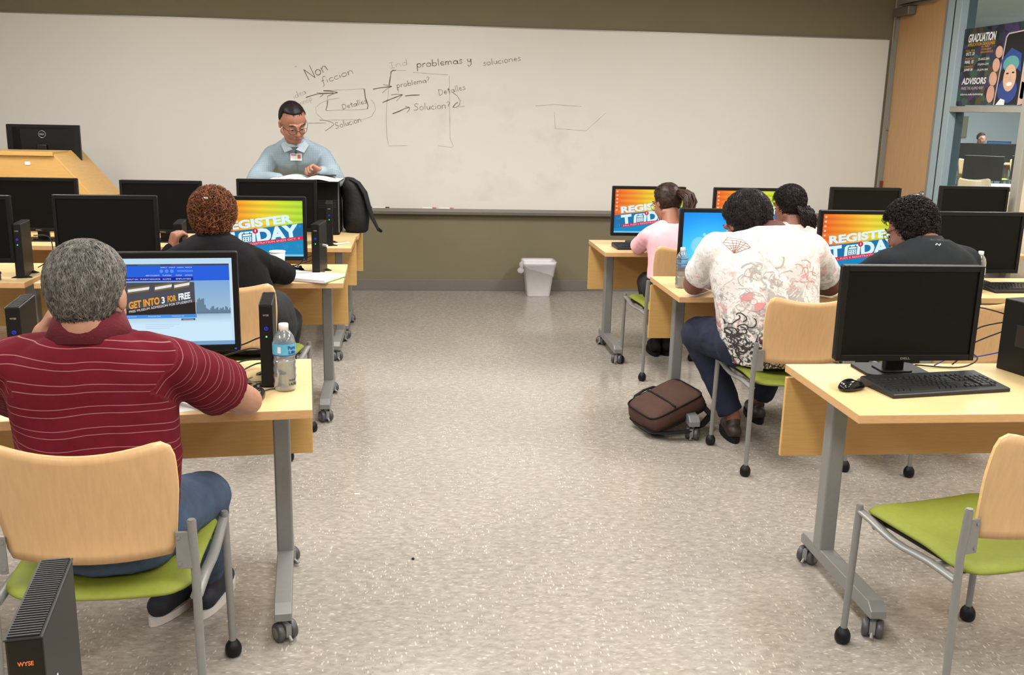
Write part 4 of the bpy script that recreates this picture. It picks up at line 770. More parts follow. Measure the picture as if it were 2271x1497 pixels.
def Mo(proto, x, y, yaw, label, dz=0, group=None):
    """x,y = centre of the screen face; the stand sits behind it"""
    a = math.radians(yaw); o = copy_tree(proto) if UM.get(id(proto)) else proto; UM[id(proto)] = 1
    o.location = (x - math.sin(a) * .085, y + math.cos(a) * .085, TZ); o.rotation_euler.z = a; o['label'] = label
    if dz:
        for c in kids(o):
            if c.name.split('.')[0] != 'stand_base': c.location.z += dz
    return o
Mo(mon_off, 1.725, 3.185, 0, 'unlit black monitor in the right foreground, behind the black keyboard')
Mo(mon_blue, 1.672, 5.10, 0, 'monitor showing a bright blue desktop, beside the man in the white printed shirt')
Mo(mon_reg, 2.445, 5.10, 0, 'monitor with orange and blue registration wallpaper, in front of the man in the black shirt')
Mo(mon_off, 3.112, 5.10, 1, 'unlit black second-row monitor at the right edge, behind the spare keyboard')
Mo(mon_reg, 1.605, 6.60, 0, 'monitor with registration wallpaper, in front of the woman in the pink shirt')
Mo(mon_reg, 2.315, 6.60, 0, 'monitor with orange and lime wallpaper half hidden by the dark-haired man and curly-haired woman')
Mo(mon_off, 3.150, 6.60, 0, 'unlit black monitor by the whiteboard, left of the door lever', .015)
Mo(mon_off, 3.950, 6.60, 0, 'unlit black monitor in front of the side window', .035)
Mo(mon_web, -.842, 3.285, 6, 'monitor showing a college web page, in front of the man in maroon', .012)
Mo(mon_reg, -.824, 5.27, 1.5, 'monitor with registration wallpaper, partly hidden by the curly red hair', .018)
Mo(mon_off, -1.560, 5.15, 1.5, 'large unlit black monitor straight behind the grey-haired head', .025)
Mo(mon_off, -2.265, 5.12, 0, 'unlit black monitor cut off by the left edge beside the upright thin computer', .02)
Mo(mon_off, -.885, 6.50, 0, 'unlit black monitor directly under the open book', .018)
Mo(mon_off, -1.615, 6.50, 0, 'unlit black monitor to the left of the curly red hair')
Mo(mon_off, -2.385, 6.50, 0, 'dark grey monitor below the lectern at the left', .005)
# monitor on the lectern shelf, screen turned to the wall
o = Mo(mon_back, -2.90, 7.88, 188, 'black monitor with round logo on its back, standing behind the lectern top')
o.location = (-2.735, 7.66, .885); o.rotation_euler.z = math.radians(184)
for c in kids(o):
    if c.name.split('.')[0] != 'stand_base': c.location.z += .155
# ---------------------------------------------------------------- keyboards
M_key = mat('key_black', (18, 18, 21), .38, var=.1, vscale=200); M_kb = mat('keyboard_body', (22, 22, 24), .45)
def key_layout():
    ks = []
    p = .0190; x0 = -.218
    for r, (y, ws) in enumerate((( .052, [1] + [0, .6] ), (0, []))): pass
    rows = [(.050, [(0, 1), (2, 1), (3, 1), (4, 1), (5, 1), (6.5, 1), (7.5, 1), (8.5, 1), (9.5, 1), (11, 1), (12, 1), (13, 1), (14, 1), (15.3, 1), (16.3, 1), (17.3, 1)]),
            (.026, [(i, 1) for i in range(13)] + [(13, 2), (15.3, 1), (16.3, 1), (17.3, 1), (18.6, 1), (19.6, 1), (20.6, 1), (21.6, 1)]),
            (.007, [(0, 1.5)] + [(1.5 + i, 1) for i in range(12)] + [(13.5, 1.5), (15.3, 1), (16.3, 1), (17.3, 1), (18.6, 1), (19.6, 1), (20.6, 1), (21.6, 1)]),
            (-.012, [(0, 1.8)] + [(1.8 + i, 1) for i in range(11)] + [(12.8, 2.2), (18.6, 1), (19.6, 1), (20.6, 1)]),
            (-.031, [(0, 2.3)] + [(2.3 + i, 1) for i in range(10)] + [(12.3, 2.7), (16.3, 1), (18.6, 1), (19.6, 1), (20.6, 1), (21.6, 1)]),
            (-.050, [(0, 1.5), (1.5, 1), (2.5, 1.3), (3.8, 6), (9.8, 1.3), (11.1, 1), (12.1, 1.2), (13.3, 1.7), (15.3, 1), (16.3, 1), (17.3, 1), (18.6, 2), (20.6, 1)])]
    for y, rr in rows:
        for (a, w_) in rr: ks.append((x0 + a * p * 1.0, x0 + (a + w_) * p - .0018, y - .019, y - .0018))
    return ks
def kz(y): return .014 + (y + .095) * .085
def make_keyboard(individual):
    t = empty('keyboard', (0, 0, 0)); tag(t, None, 'keyboard')
    b = MB()
    b.prism([(-.229, -.095, 0), (-.229, -.095, .013), (-.229, -.088, kz(-.088)), (-.229, .088, kz(.088)), (-.229, .095, .022), (-.229, .095, 0)], (.458, 0, 0), 0)
    b.build('body', M_kb, t, bevel=.003)
    mb = MB()
    for i, (a, c, y0, y1) in enumerate(key_layout()):
        k = MB() if individual else mb
        z0 = kz(y0); z1 = kz(y1); h = .0065; q = .0022
        vs = [(a, y0, z0), (c, y0, z0), (c, y1, z1), (a, y1, z1), (a + q, y0 + q, z0 + h), (c - q, y0 + q, z0 + h), (c - q, y1 - q * .6, z1 + h), (a + q, y1 - q * .6, z1 + h)]
        k.add(vs, [(4, 5, 6, 7), (0, 1, 5, 4), (1, 2, 6, 5), (2, 3, 7, 6), (3, 0, 4, 7)], 0, False)
        if individual: k.build('key', M_key, t)
    if not individual: mb.build('keys', M_key, t)
    return t
kbA = make_keyboard(True); kbB = make_keyboard(False)
def K_(p, x, y, yaw, label):
    o = copy_tree(p) if UM.get(id(p)) else p; UM[id(p)] = 1; o.location = (x, y, TZ); o.rotation_euler.z = math.radians(yaw); o['label'] = label; return o
K_(kbA, 1.775, 3.062, 9, 'black keyboard in the right foreground under the unlit monitor')
K_(kbB, -.835, 3.095, 6, 'black keyboard beside the sleeve of the man in maroon')
K_(kbB, 3.30, 4.93, 2, 'black keyboard on the second-row table near the right edge')
K_(kbB, 1.575, 6.45, 2, 'black keyboard in front of the woman in pink')
K_(kbB, -2.30, 5.00, 4, 'black keyboard at the left edge beside the thin computer stand')
K_(kbB, -1.01, 5.06, 3, 'black keyboard in front of the woman with red curls')
K_(kbB, 1.80, 4.90, 2, 'black keyboard behind the clear bottle and the printed shirt')
K_(kbB, -.93, 6.42, 0, 'black keyboard on the third-row table beneath the monitor under the book')
K_(kbB, 2.45, 4.90, 0, 'black keyboard hidden in front of the man in the black shirt')
# ---------------------------------------------------------------- mice
def make_mouse():
    t = empty('computer_mouse', (0, 0, 0)); tag(t, None, 'mouse'); vs = []; n = 20; m_ = 8
    b = MB()
    for j in range(m_ + 1):
        f = j / m_ * PI / 2
        for i in range(n):
            a = 2 * PI * i / n; ly = .056 * math.sin(a); wx = .031 * math.cos(a) * (1 - .12 * math.sin(a)) * (1 - .10 * math.cos(2 * a))
            hgt = .036 * (1 - .25 * (math.sin(a) if math.sin(a) > 0 else 0))
            vs.append((wx * math.cos(f) ** .55, ly * math.cos(f) ** .6, .003 + hgt * math.sin(f)))
    fs = [[j * n + i, j * n + (i + 1) % n, (j + 1) * n + (i + 1) % n, (j + 1) * n + i] for j in range(m_) for i in range(n)]
    fs.append(list(range(n))[::-1]); b.add(vs, fs, 0, True)
    o = b.build('shell', M_blackg, t); s_ = o.modifiers.new('s', 'SUBSURF'); s_.levels = 1; s_.render_levels = 1
    w_ = MB(); Mw = Matrix.Translation((0, .032, .028)) @ Matrix.Rotation(PI / 2, 4, 'Y'); w_.lathe([(0, -.003), (.0085, -.003), (.0085, .003), (0, .003)], 16, M=Mw); w_.build('scroll_wheel', M_greyd, t)
    c = MB(); c.tube([(0, .052, .008), (.004, .075, .004), (.02, .10, .003), (.05, .115, .003)], .0018, 6); c.build('cable', M_cable, t)
    return t
mo = make_mouse()
def Ms(x, y, yaw, label): return place(mo, USED, (x, y, TZ), math.radians(yaw), label)
Ms(1.470, 3.04, -68, 'glossy black mouse left of the foreground keyboard on the right table')
Ms(-.490, 2.985, -6, 'black mouse in front of the water bottle on the left foreground table')
Ms(-.650, 5.385, -80, 'black mouse beside the white notebook')
# ---------------------------------------------------------------- thin clients
M_vent = mat('vent_black', (30, 29, 28), .5)
def make_thin(logo_orange=False, label_side=False):
    t = empty('thin_client', (0, 0, 0)); tag(t, None, 'computer')
    H_ = .277
    b = MB(); b.box(-.021, .021, -.105, .105, .008, H_ - .003); b.build('case', M_black, t, bevel=.003)
    v = MB()
    v.box(-.0215, .0215, -.107, .107, H_ - .003, H_ - .001)
    n = 34 if logo_orange else 18
    for i in range(n):
        y = -.102 + .204 * i / (n - 1); v.box(-.018, .018, y - .0017, y + .0013, H_ - .001, H_ + .0015)
    v.build('top_vent', M_vent, t)
    s = MB(); s.prism([(-.05, -.09, 0), (-.02, -.09, .012), (.02, -.09, .012), (.05, -.09, 0)], (0, .03, 0)); s.prism([(-.05, .06, 0), (-.02, .06, .012), (.02, .06, .012), (.05, .06, 0)], (0, .03, 0)); s.box(-.02, .02, -.09, .09, 0, .009); s.build('foot_stand', M_black, t)
    l = MB(); put_text(l, 'WYSE', (-.009, -.1056, H_ - .038), (1, 0, 0), (0, 0, 1), .018, .006, .03, 0)
    l.build('logo', mat('logo_orange', (226, 120, 70), .5) if logo_orange else mat('logo_grey', (150, 142, 132), .5), t)
    p = MB(); Mx = Matrix.Translation((0, -.1052, H_ - .078)) @ Matrix.Rotation(PI / 2, 4, 'X'); p.lathe([(.0045, 0), (.0045, .0008), (.0058, .0008), (.0058, 0)], 20, M=Mx); p.box(-.0008, .0008, -.1060, -.1052, H_ - .080, H_ - .074); p.build('power_button', em((36, 50, 235), 1.6), t)
    p = MB(); p.ball((0, -.1052, H_ - .105), (.0026, .001, .0026), seg=10, rings=6); p.build('status_light', em((70, 255, 90), 4), t)
    if label_side: q = MB(); q.box(.0212, .0216, -.098, -.045, .10, .19); q.build('paper_label', M_paper, t)
    return t
th = make_thin(); thO = make_thin(True, True)
def Th(x, y, yaw, label, p=th): return place(p, USED, (x, y, TZ), math.radians(yaw), label)
Th(-.478, 3.205, 5, 'slim black upright computer behind the water bottle on the left foreground table')
Th(-1.232, 3.15, 8, 'slim black upright computer left of the man in maroon, behind his raised hand')
Th(-.512, 5.375, -6, 'slim black upright computer beside the white notebook')
Th(-2.01, 5.24, 8, 'slim black upright computer at the left edge in front of the dark grey monitor')
Th(-1.235, 5.33, 6, 'slim black upright computer just left of the curly red hair')
Th(-.552, 6.52, 4, 'slim black upright computer in front of the black tower under the book')
o = Th(-.478, 1.20, 9, 'thin black computer with ribbed top, cropped at the bottom left corner of the photo', thO)
# white usb stick plugged in the second row machine
o = MB(); o.rbox(-.006, .006, -.03, .03, 0, .01, .003); o = o.build('usb_drive', M_white, loc=(-.462, 5.30, .905), rz=.7); tag(o, 'white usb stick plugged into the slim computer beside the notebook', 'usb drive')
o.location = (-.484, 5.345, .885)
# ---------------------------------------------------------------- desktop towers
def tower(name, x, y, z, w_, d, h, yaw, label, strip=True):
    t = empty(name, (x, y, z), math.radians(yaw), label, 'computer'); b = MB(); b.rbox(-w_ / 2, w_ / 2, -d / 2 + .012, d / 2, 0, h, .004, 'y'); b.build('case', M_black, t, bevel=.003)
    f = MB(); f.rbox(-w_ / 2 + .002, w_ / 2 - .002, -d / 2, -d / 2 + .012, .003, h - .003, .012, 'y'); f.build('front_panel', M_blackm, t, bevel=.002)
    g = MB()
    for i in range(5): g.box(-w_ / 2 + .02, w_ / 2 - .02, -d / 2 - .001, -d / 2, h * .5 + i * .012, h * .5 + i * .012 + .005)
    g.build('vent', M_vent, t)
    if strip: s = MB(); s.box(w_ / 2 - .006, w_ / 2 + .001, -d / 2 - .0015, -d / 2 + .014, .02, h - .005); s.build('edge_strip', mat('grey_trim', (100, 98, 96), .4), t)
    return t
tower('computer_tower', -.605, 7.16, TZ, .165, .36, .385, 0, 'black desktop tower beneath the right page of the open book')
tw = tower('computer_tower', 2.245, 3.165, TZ, .10, .34, .265, 14, 'black desktop computer cropped by the right edge, beside the unlit foreground monitor', False)
q = MB(); q.box(-.0515, -.0503, -.14, .10, .10, .18); q.build('side_panel', mat('side_plate', (40, 33, 30), .35), tw)
q = MB(); put_text(q, 'DELL', (-.0518, .04, .13), (0, -1, 0), (0, 0, 1), .08, .03, .05, 0); q.build('logo', mat('faint_logo', (58, 52, 48), .4), tw)
# cables from the foreground machine
def cable(paths, name, label, m=M_cable, r=.0028, z0=None):
    mb = MB()
    for P in paths:
        cu = []; n = len(P)
        for i in range(n - 1):
            p0 = Vector(P[max(0, i - 1)]); p1 = Vector(P[i]); p2 = Vector(P[i + 1]); p3 = Vector(P[min(n - 1, i + 2)])
            for k in range(8):
                t = k / 8; cu.append(.5 * ((2 * p1) + (p2 - p0) * t + (2 * p0 - 5 * p1 + 4 * p2 - p3) * t * t + (3 * p1 - p0 - 3 * p2 + p3) * t ** 3))
        cu.append(Vector(P[-1])); mb.tube(cu, r, 8)
    o = mb.build(name, m); tag(o, label, 'cable'); return o
cable([[(2.20, 3.33, .93), (2.06, 3.38, .95), (2.03, 3.36, .84), (2.05, 3.34, .80), (1.99, 3.33, .745)], [(2.19, 3.33, .91), (2.10, 3.38, .87), (2.06, 3.37, .80), (2.08, 3.32, .77), (2.0, 3.30, .742), (1.85, 3.34, .742)], [(2.18, 3.32, .88), (2.07, 3.35, .82), (1.98, 3.34, .76)]], 'cable_bundle', 'black cables hanging between the unlit foreground monitor and the computer at the right edge')
cable([[(2.19, 3.32, .80), (2.08, 3.33, .775), (1.99, 3.34, .768), (1.92, 3.33, .742)]], 'network_cable', 'thin blue network cable by the computer at the right edge', mat('blue_cable', (30, 60, 150), .5), .0026)
cable([[(1.98, 3.35, .60), (1.97, 3.33, .56), (2.02, 3.32, .545), (2.05, 3.33, .60)], [(1.93, 3.35, .66), (1.95, 3.33, .60), (1.985, 3.33, .56)], [(2.03, 3.34, .66), (2.09, 3.32, .57), (2.12, 3.33, .57), (2.13, 3.34, .64)], [(1.9, 3.352, .62), (2.0, 3.34, .585), (2.10, 3.352, .62)]], 'cable_bundle', 'black cable loops hanging under the right foreground table', r=.0045)
cable([[(-.49, 3.31, .80), (-.56, 3.38, .80), (-.66, 3.40, .77), (-.78, 3.38, .75)], [(-.49, 3.31, .78), (-.58, 3.37, .76), (-.64, 3.36, .745), (-.72, 3.40, .745)], [(-.49, 3.31, .765), (-.55, 3.36, .748), (-.60, 3.22, .742), (-.585, 3.12, .742)], [(-.50, 3.31, .86), (-.54, 3.36, .84), (-.62, 3.41, .80), (-.74, 3.40, .79)]], 'cable_bundle', 'tangled black cables behind the web page monitor and slim computer')
cable([[(-.53, 5.48, .80), (-.60, 5.52, .77), (-.70, 5.46, .75), (-.78, 5.44, .745)], [(-.54, 5.47, .82), (-.60, 5.45, .80), (-.66, 5.42, .745), (-.74, 5.33, .742)]], 'cable_bundle', 'black cables beside the mouse on the second-row left table')
cable([[(-1.99, 5.34, .93), (-1.92, 5.36, .92), (-1.90, 5.34, .84), (-1.93, 5.30, .79), (-1.98, 5.34, .76)]], 'cable_bundle', 'black cable hanging behind the slim computer at the left edge')
# ---------------------------------------------------------------- bottles
def thinclear(name, col, fres=1.4):
    m = bpy.data.materials.new(name); m.use_nodes = True; tr = nd(m, 'ShaderNodeBsdfTransparent'); tr.inputs[0].default_value = rgb(*col); gl = nd(m, 'ShaderNodeBsdfGlossy'); gl.inputs['Roughness'].default_value = .06
    df = nd(m, 'ShaderNodeBsdfDiffuse'); df.inputs[0].default_value = rgb(220, 224, 228)
    lw = nd(m, 'ShaderNodeLayerWeight'); lw.inputs[0].default_value = .42; mx = nd(m, 'ShaderNodeMixShader'); lk(m, lw.outputs['Facing'], mx.inputs[0]); lk(m, tr.outputs[0], mx.inputs[1]); lk(m, gl.outputs[0], mx.inputs[2])
    m2 = nd(m, 'ShaderNodeMixShader'); m2.inputs[0].default_value = .13; lk(m, mx.outputs[0], m2.inputs[1]); lk(m, df.outputs[0], m2.inputs[2]); lk(m, m2.outputs[0], m.node_tree.nodes['Material Output'].inputs['Surface']); return m
M_clear = thinclear('clear_plastic', (236, 238, 240)); M_water = thinclear('water_body', (214, 216, 214)); M_lblue = mat('label_blue', (90, 170, 205), .4, var=.1, vscale=40); M_ldk = mat('label_dark_blue', (40, 66, 120), .4)
def make_bottle(r, h, full, kind, label, loc):
    t = empty('water_bottle', loc, 0, label, 'bottle'); k = h / .217; pr = []
    pts = [(0, .004), (r * .55, .0), (r * .86, .002), (r * .98, .012), (r, .022), (r * .93, .034), (r, .046), (r * .94, .058), (r, .070), (r * .93, .082), (r * .99, .094), (r * .90, .106), (r * .97, .118), (r, .124), (r, .152), (r * .97, .160), (r * .84, .176), (r * .58, .190), (r * .38, .199), (r * .36, .204)]
    pts = [(a, b * k) for a, b in pts]
    b = MB(); b.lathe(pts, 28); b.build('body', M_clear, t)
    wz = .2 * full * k; wp = [(a * .96, max(.003, b)) for a, b in pts if b < wz]; wp += [(wp[-1][0], wz), (0, wz)]
    b = MB(); b.lathe(wp, 28); b.build('water', M_water, t)
    c = MB(); R_ = r * .43; c.lathe([(r * .37, .196 * k), (R_, .197 * k), (R_, .215 * k), (R_ * .9, .217 * k), (0, .217 * k)], 24); c.build('cap', M_white, t)
    l = MB()
    if kind == 'blue':
        l.lathe([(r * 1.012, .120 * k), (r * 1.02, .156 * k)], 28, 0); l.lathe([(r * 1.013, .118 * k), (r * 1.013, .121 * k)], 28, 1)
        def wrap(a0, z0, w_, h_, mi, txt=None):
            tb = MB(); put_text(tb, txt, (0, 0, 0), (1, 0, 0), (0, 1, 0), w_, h_, .04, 0)
            vs = [((r * 1.035) * math.sin(a0 + x / r), -(r * 1.035) * math.cos(a0 + x / r), z0 + y) for x, y, _ in tb.v]; l.add(vs, tb.f, mi, False)
        wrap(.45, .138 * k, .028, .012, 2, 'Pure'); wrap(.5, .124 * k, .026, .011, 2, 'Life')
        for i in range(6):
            a = -.45 + i * .05; l.add([(r * 1.03 * math.sin(a + e), -r * 1.03 * math.cos(a + e), z) for e, z in ((0, .128 * k), (.045, .128 * k), (.045, .148 * k), (0, .148 * k))], [(0, 1, 2, 3)], 3, False)
        for i in range(2):
            tb = MB(); put_text(tb, ('18 JUN', '14:32')[i], (0, 0, 0), (1, 0, 0), (0, 1, 0), .026, .008, .02, 0); vs = [((r * 1.01) * math.sin(.5 + x / r), -(r * 1.01) * math.cos(.5 + x / r), .034 - i * .012 + y) for x, y, _ in tb.v]; l.add(vs, tb.f, 4, False)
        l.build('label', [M_lblue, M_ldk, M_ldk, M_white, M_black], t)
    elif kind == 'clear':
        l.lathe([(r * 1.012, .128 * k), (r * 1.012, .131 * k)], 28, 1); l.lathe([(r * 1.012, .156 * k), (r * 1.012, .159 * k)], 28, 1)
        for i in range(8): a = -1.2 + i * .3; l.add([(r * 1.02 * math.sin(a + e), -r * 1.02 * math.cos(a + e), z) for e, z in ((0, .131 * k), (.26, .131 * k), (.13, .142 * k))], [(0, 1, 2)], 0, False)
        l.build('label', [M_lblue, M_ldk], t)
    else:
        l.lathe([(r * 1.012, .09 * k), (r * 1.012, .128 * k)], 28, 0); l.lathe([(r * 1.013, .128 * k), (r * 1.013, .136 * k)], 28, 1); l.build('label', [M_paper, M_ldk], t)
    return t
make_bottle(.0365, .219, .5, 'blue', 'half full water bottle with light blue label on the left foreground table', (-.413, 3.088, TZ))
make_bottle(.031, .213, .30, 'clear', 'clear ribbed water bottle next to the bright blue monitor', (1.400, 4.96, TZ))
make_bottle(.032, .213, .6, 'white', 'water bottle with white label behind the shoulder of the man in black', (3.020, 4.915, TZ))
# ---------------------------------------------------------------- small things
o = empty('key_bunch', (-.560, 3.15, TZ), 0, 'bunch of keys with black fob beside the foreground mouse on the left table', 'keys')
r = MB(); R_ = [(.013 * math.cos(a), .013 * math.sin(a), .012 + .008 * math.sin(a)) for a in [2 * PI * i / 16 for i in range(17)]]; r.tube(R_, .0014, 6); r.build('ring', M_chrome, o)
for i, a in enumerate((.3, 1.2, 2.0, -.6)):
    k = MB(); Mk = Matrix.Rotation(a, 4, 'Z') @ Matrix.Translation((.012, 0, .004 + .003 * i)); k.rbox(0, .022, -.011, .011, 0, .002, .009, 'z', 0, Mk); k.box(.02, .052, -.0035, .0035, 0, .002, 0, Mk)
    k.build('key', M_chrome if i % 2 else M_greyd, o)
k = MB(); k.rbox(-.065, -.015, -.030, -.008, 0, .012, .008); k.build('fob', M_black, o, bevel=.003)
# papers and notebooks
nb = empty('notebook', (-.548, 5.185, TZ), math.radians(-24), 'thick white notebook open on the second-row table beside the aisle', 'notebook')
b = MB(); b.box(-.155, .155, -.115, .115, 0, .006, 1); b.build('cover', [M_paper, mat('notebook_cover', (120, 150, 100), .5)], nb)
b = MB()
for i in range(4): b.box(-.150 - .001 * (i % 2), .150, -.111, .111 + .001 * (i % 3), .006 + i * .003, .0085 + i * .003)
b.build('pages', M_paper, nb); b = MB(); b.tube([(-.150, -.117, .004), (.150, -.117, .004)], .0035, 6); b.build('spine', mat('spine_pink', (190, 160, 160), .5), nb)
o = MB(); o.box(-.11, .11, -.14, .14, 0, .0012); o = o.build('paper_sheet', M_paper, loc=(-.735, 2.985, TZ), rz=math.radians(22)); tag(o, 'white sheet of paper under the chest of the man in maroon', 'paper')
o = MB(); o.box(-.11, .11, -.10, .10, 0, .004); o = o.build('magazine', [mat('printed_page', (214, 216, 222), .5, var=.45, vscale=60)], loc=(1.60, 6.33, TZ + .0), rz=math.radians(-14)); tag(o, 'printed white leaflet at the left hand of the woman in pink', 'paper')
cu = empty('paper_cup', (-.705, 5.13, TZ), 0, 'white paper cup standing between the red-haired woman and her monitor', 'cup')
b = MB(); b.lathe([(0, 0), (.028, 0), (.040, .148), (.038, .148), (.027, .004), (0, .004)], 24); b.build('body', M_paper, cu); b = MB(); b.lathe([(.0385, .146), (.0425, .148), (.0415, .153), (.0385, .152)], 24); b.build('rim', M_paper, cu)
# open book held up above the tower by the teacher
bk = empty('open_book', (-.735, 6.88, 1.128), math.radians(-3), 'open white book propped in front of the teacher on the black tower', 'book')
for sd in (-1, 1):
    b = MB(); n = 12; vs = []
    for layer in (0, 1):
        for i in range(n + 1):
            u = i / n; x = sd * u * .235; z = .004 + .030 * math.sin(PI * min(1, u * 1.15)) ** .8 * (1 - u * .55) - (.016 if layer else 0) * (1 - .2 * u); z = max(z, 0.0 + (0 if layer else .006))
            for y in (-.13, .15): vs.append((x, y, z))
    N = 2 * (n + 1)
    for i in range(n):
        a = 2 * i; b.f += [[a, a + 2, a + 3, a + 1], [N + a, N + a + 1, N + a + 3, N + a + 2], [a, N + a, N + a + 2, a + 2], [a + 1, a + 3, N + a + 3, N + a + 1]]; b.m += [0, 0, 0, 0]; b.sm += [True, True, False, False]
    b.f.append([2 * n, N + 2 * n, N + 2 * n + 1, 2 * n + 1]); b.m.append(0); b.sm.append(False); b.v = vs
    b.build('pages', M_paper, bk)
b = MB(); b.box(-.24, .24, -.134, .154, -.006, -.0008); b.build('cover', M_black, bk)
b = MB(); b.add([(.075, .02, .034), (.20, .03, .026), (.19, .145, .027), (.06, .145, .036)], [(0, 1, 2, 3)]); b.build('printed_picture', M_black, bk)
# backpack on the last left table
bp = empty('backpack', (-.418, 7.22, TZ), math.radians(8), 'black backpack slumped on the table to the right of the teacher', 'backpack')
def puff(mb, secs, seg=20, mi=0):
    """secs: (z, cx, cy, hx, hy) superellipse rings"""
    rows = []
    for (z, cx, cy, hx, hy) in secs:
        rows.append([(cx + hx * abs(math.cos(a)) ** .7 * (1 if math.cos(a) > 0 else -1), cy + hy * abs(math.sin(a)) ** .7 * (1 if math.sin(a) > 0 else -1), z) for a in [2 * PI * k / seg for k in range(seg)]])
    vs = [p for r_ in rows for p in r_]; fs = [[j * seg + i, j * seg + (i + 1) % seg, (j + 1) * seg + (i + 1) % seg, (j + 1) * seg + i] for j in range(len(rows) - 1) for i in range(seg)]
    fs += [list(range(seg))[::-1], [(len(rows) - 1) * seg + i for i in range(seg)]]
    mb.add(vs, fs, mi, True)
M_fab = mat('black_nylon', (11, 11, 13), .75, bump=.3, bscale=60)
b = MB(); puff(b, [(0, 0, 0, .10, .11), (.02, .0, 0, .125, .14), (.12, .0, 0, .13, .15), (.22, -.01, 0, .125, .145), (.30, -.03, 0, .105, .13), (.36, -.05, 0, .08, .11), (.385, -.065, 0, .045, .07), (.392, -.07, 0, .01, .02)])
for i, v in enumerate(b.v):
    d = noise.noise(Vector(v) * 12) * .016; b.v[i] = (v[0] * .74 + d, v[1] + d, max(0, v[2]))
b.build('body', M_fab, bp)
b = MB(); b.tube([(-.05, -.09, .385), (.01, -.12, .36), (.055, -.13, .29), (.08, -.14, .19), (.11, -.14, .10), (.15, -.135, .02)], [.012, .026, .034, .032, .026, .018], 10, flat=.45); b.build('shoulder_strap', M_fab, bp)
b = MB(); b.tube([(.145, -.14, .03), (.17, -.13, .012)], [.014, .011], 8); b.build('strap_end', M_black, bp)
o = MB(); o.tube([(-.07, 0, 0.009), (.07, 0, .009)], .0055, 8); o = o.build('pen', mat('pen_white', (220, 220, 228), .3), loc=(-.475, 6.50, TZ - .003), rz=.8); tag(o, 'white pen lying on the third-row table below the backpack', 'pen')
# brown shoulder bag on the floor
bg = empty('shoulder_bag', (1.345, 4.83, .062), math.radians(20), 'brown laptop bag with black strap lying on the floor beside the right aisle table', 'bag')
bg.rotation_euler.y = math.radians(-19)
M_brn = mat('brown_canvas', (70, 44, 33), .8, var=.12, vscale=14, bump=.25, bscale=300)
b = MB()
Rz = Matrix.Rotation(math.radians(-14), 4, 'X')
def bag_sec(k, n=28):
    pass
secs = [(0.0, .155, .115), (.012, .172, .130), (.06, .178, .138), (.105, .170, .132), (.122, .150, .116), (.128, .10, .08)]
rows = []
for (z, hx, hy) in secs:
    P = []
    for a in [2 * PI * k / 32 for k in range(32)]:
        ca, sa = math.cos(a), math.sin(a); x = hx * abs(ca) ** .32 * (1 if ca > 0 else -1); y = hy * abs(sa) ** .32 * (1 if sa > 0 else -1)
        zz = z * (1 + .12 * (y / .14)) ; P.append((x, y, max(0, zz) + .004 * noise.noise(Vector((x, y, z)) * 20)))
    rows.append(P)
vs = [p for r_ in rows for p in r_]; b.add(vs, [[j * 32 + i, j * 32 + (i + 1) % 32, (j + 1) * 32 + (i + 1) % 32, (j + 1) * 32 + i] for j in range(5) for i in range(32)] + [list(range(32))[::-1], [160 + i for i in range(32)]], 0, True)
b.build('body', M_brn, bg)
def ringp(z, hx, hy, off=.0): 
    P = []
    for a in [2 * PI * k / 32 for k in range(33)]:
        ca, sa = math.cos(a), math.sin(a); x = hx * abs(ca) ** .32 * (1 if ca > 0 else -1); y = hy * abs(sa) ** .32 * (1 if sa > 0 else -1); P.append((x, y, z * (1 + .12 * (y / .14)) + off))
    return P
b = MB(); b.tube(ringp(.112, .168, .130), .0045, 6); b.tube(ringp(.035, .177, .137), .004, 6); b.build('piping', M_blackm, bg)
b = MB(); b.tube([(-.02 + .0 * i, -.128 + .256 * i / 6, .115 * (1 + .12 * (-.128 + .256 * i / 6) / .14) + .012 + .004 * math.sin(PI * i / 6)) for i in range(7)], .006, 6, flat=.5); b.build('flap_seam', M_blackm, bg)
b = MB(); b.tube([(-.12, .126, .108), (-.09, .140, .128), (-.03, .143, .134), (.03, .140, .128), (.06, .126, .110)], .010, 8, flat=.5); b.build('handle', M_blackm, bg)
b = MB(); b.rbox(-.10, -.075, .120, .134, .112, .128, .004, 'z'); b.rbox(-.02, .0, .120, .134, .114, .130, .004); b.build('zip_pull', mat('brass', (170, 160, 120), .3, metal=.6), bg)
b = MB(); P = [(.17, .07, .10), (.185, .03, .07), (.20, -.03, -.02), (.19, -.10, -.045), (.07, -.185, -.022), (-.04, -.20, .0), (-.12, -.165, .02), (-.178, -.10, .03), (-.182, -.03, .04)]
b.tube(P, .020, 8, flat=.16); b.build('strap', M_blackm, bg)
# ---------------------------------------------------------------- beyond the window: desks, monitors, chairs, lamp
def far_mon(x, y, yaw, label, kind=mon_off): 
    o = copy_tree(kind); o.location = (x, y, TZ); o.rotation_euler.z = math.radians(yaw); o['label'] = label; o['group'] = 'monitors in the room beyond the window'; return o
for i in range(5):
    o = far_mon(11.45 + i * .48, 20.0, -32, 'dark monitor in the back row of the room beyond the side window')
for i in range(2):
    o = far_mon(7.97 + i * .78, 13.2 + .1 * i, -32, 'dark monitor in the nearer row of the room beyond the side window')
    o['group'] = 'near monitors in the room beyond the window'
o = copy_tree(mon_blue); o.location = (13.78, 22.3, TZ); o.rotation_euler.z = math.radians(-30); o['label'] = 'small glowing monitor far off through the side window'
FT = 'long desks in the room beyond the window'
for (x, y) in ((8.55, 13.1), (11.9, 20.05), (13.45, 19.9), (13.5, 22.35), (7.2, 11.2)):
    o = copy_tree(tb15); o.location = (x, y, 0); o.rotation_euler.z = math.radians(-6); o['label'] = 'maple desk in the darker room seen through the side window'; o['group'] = FT
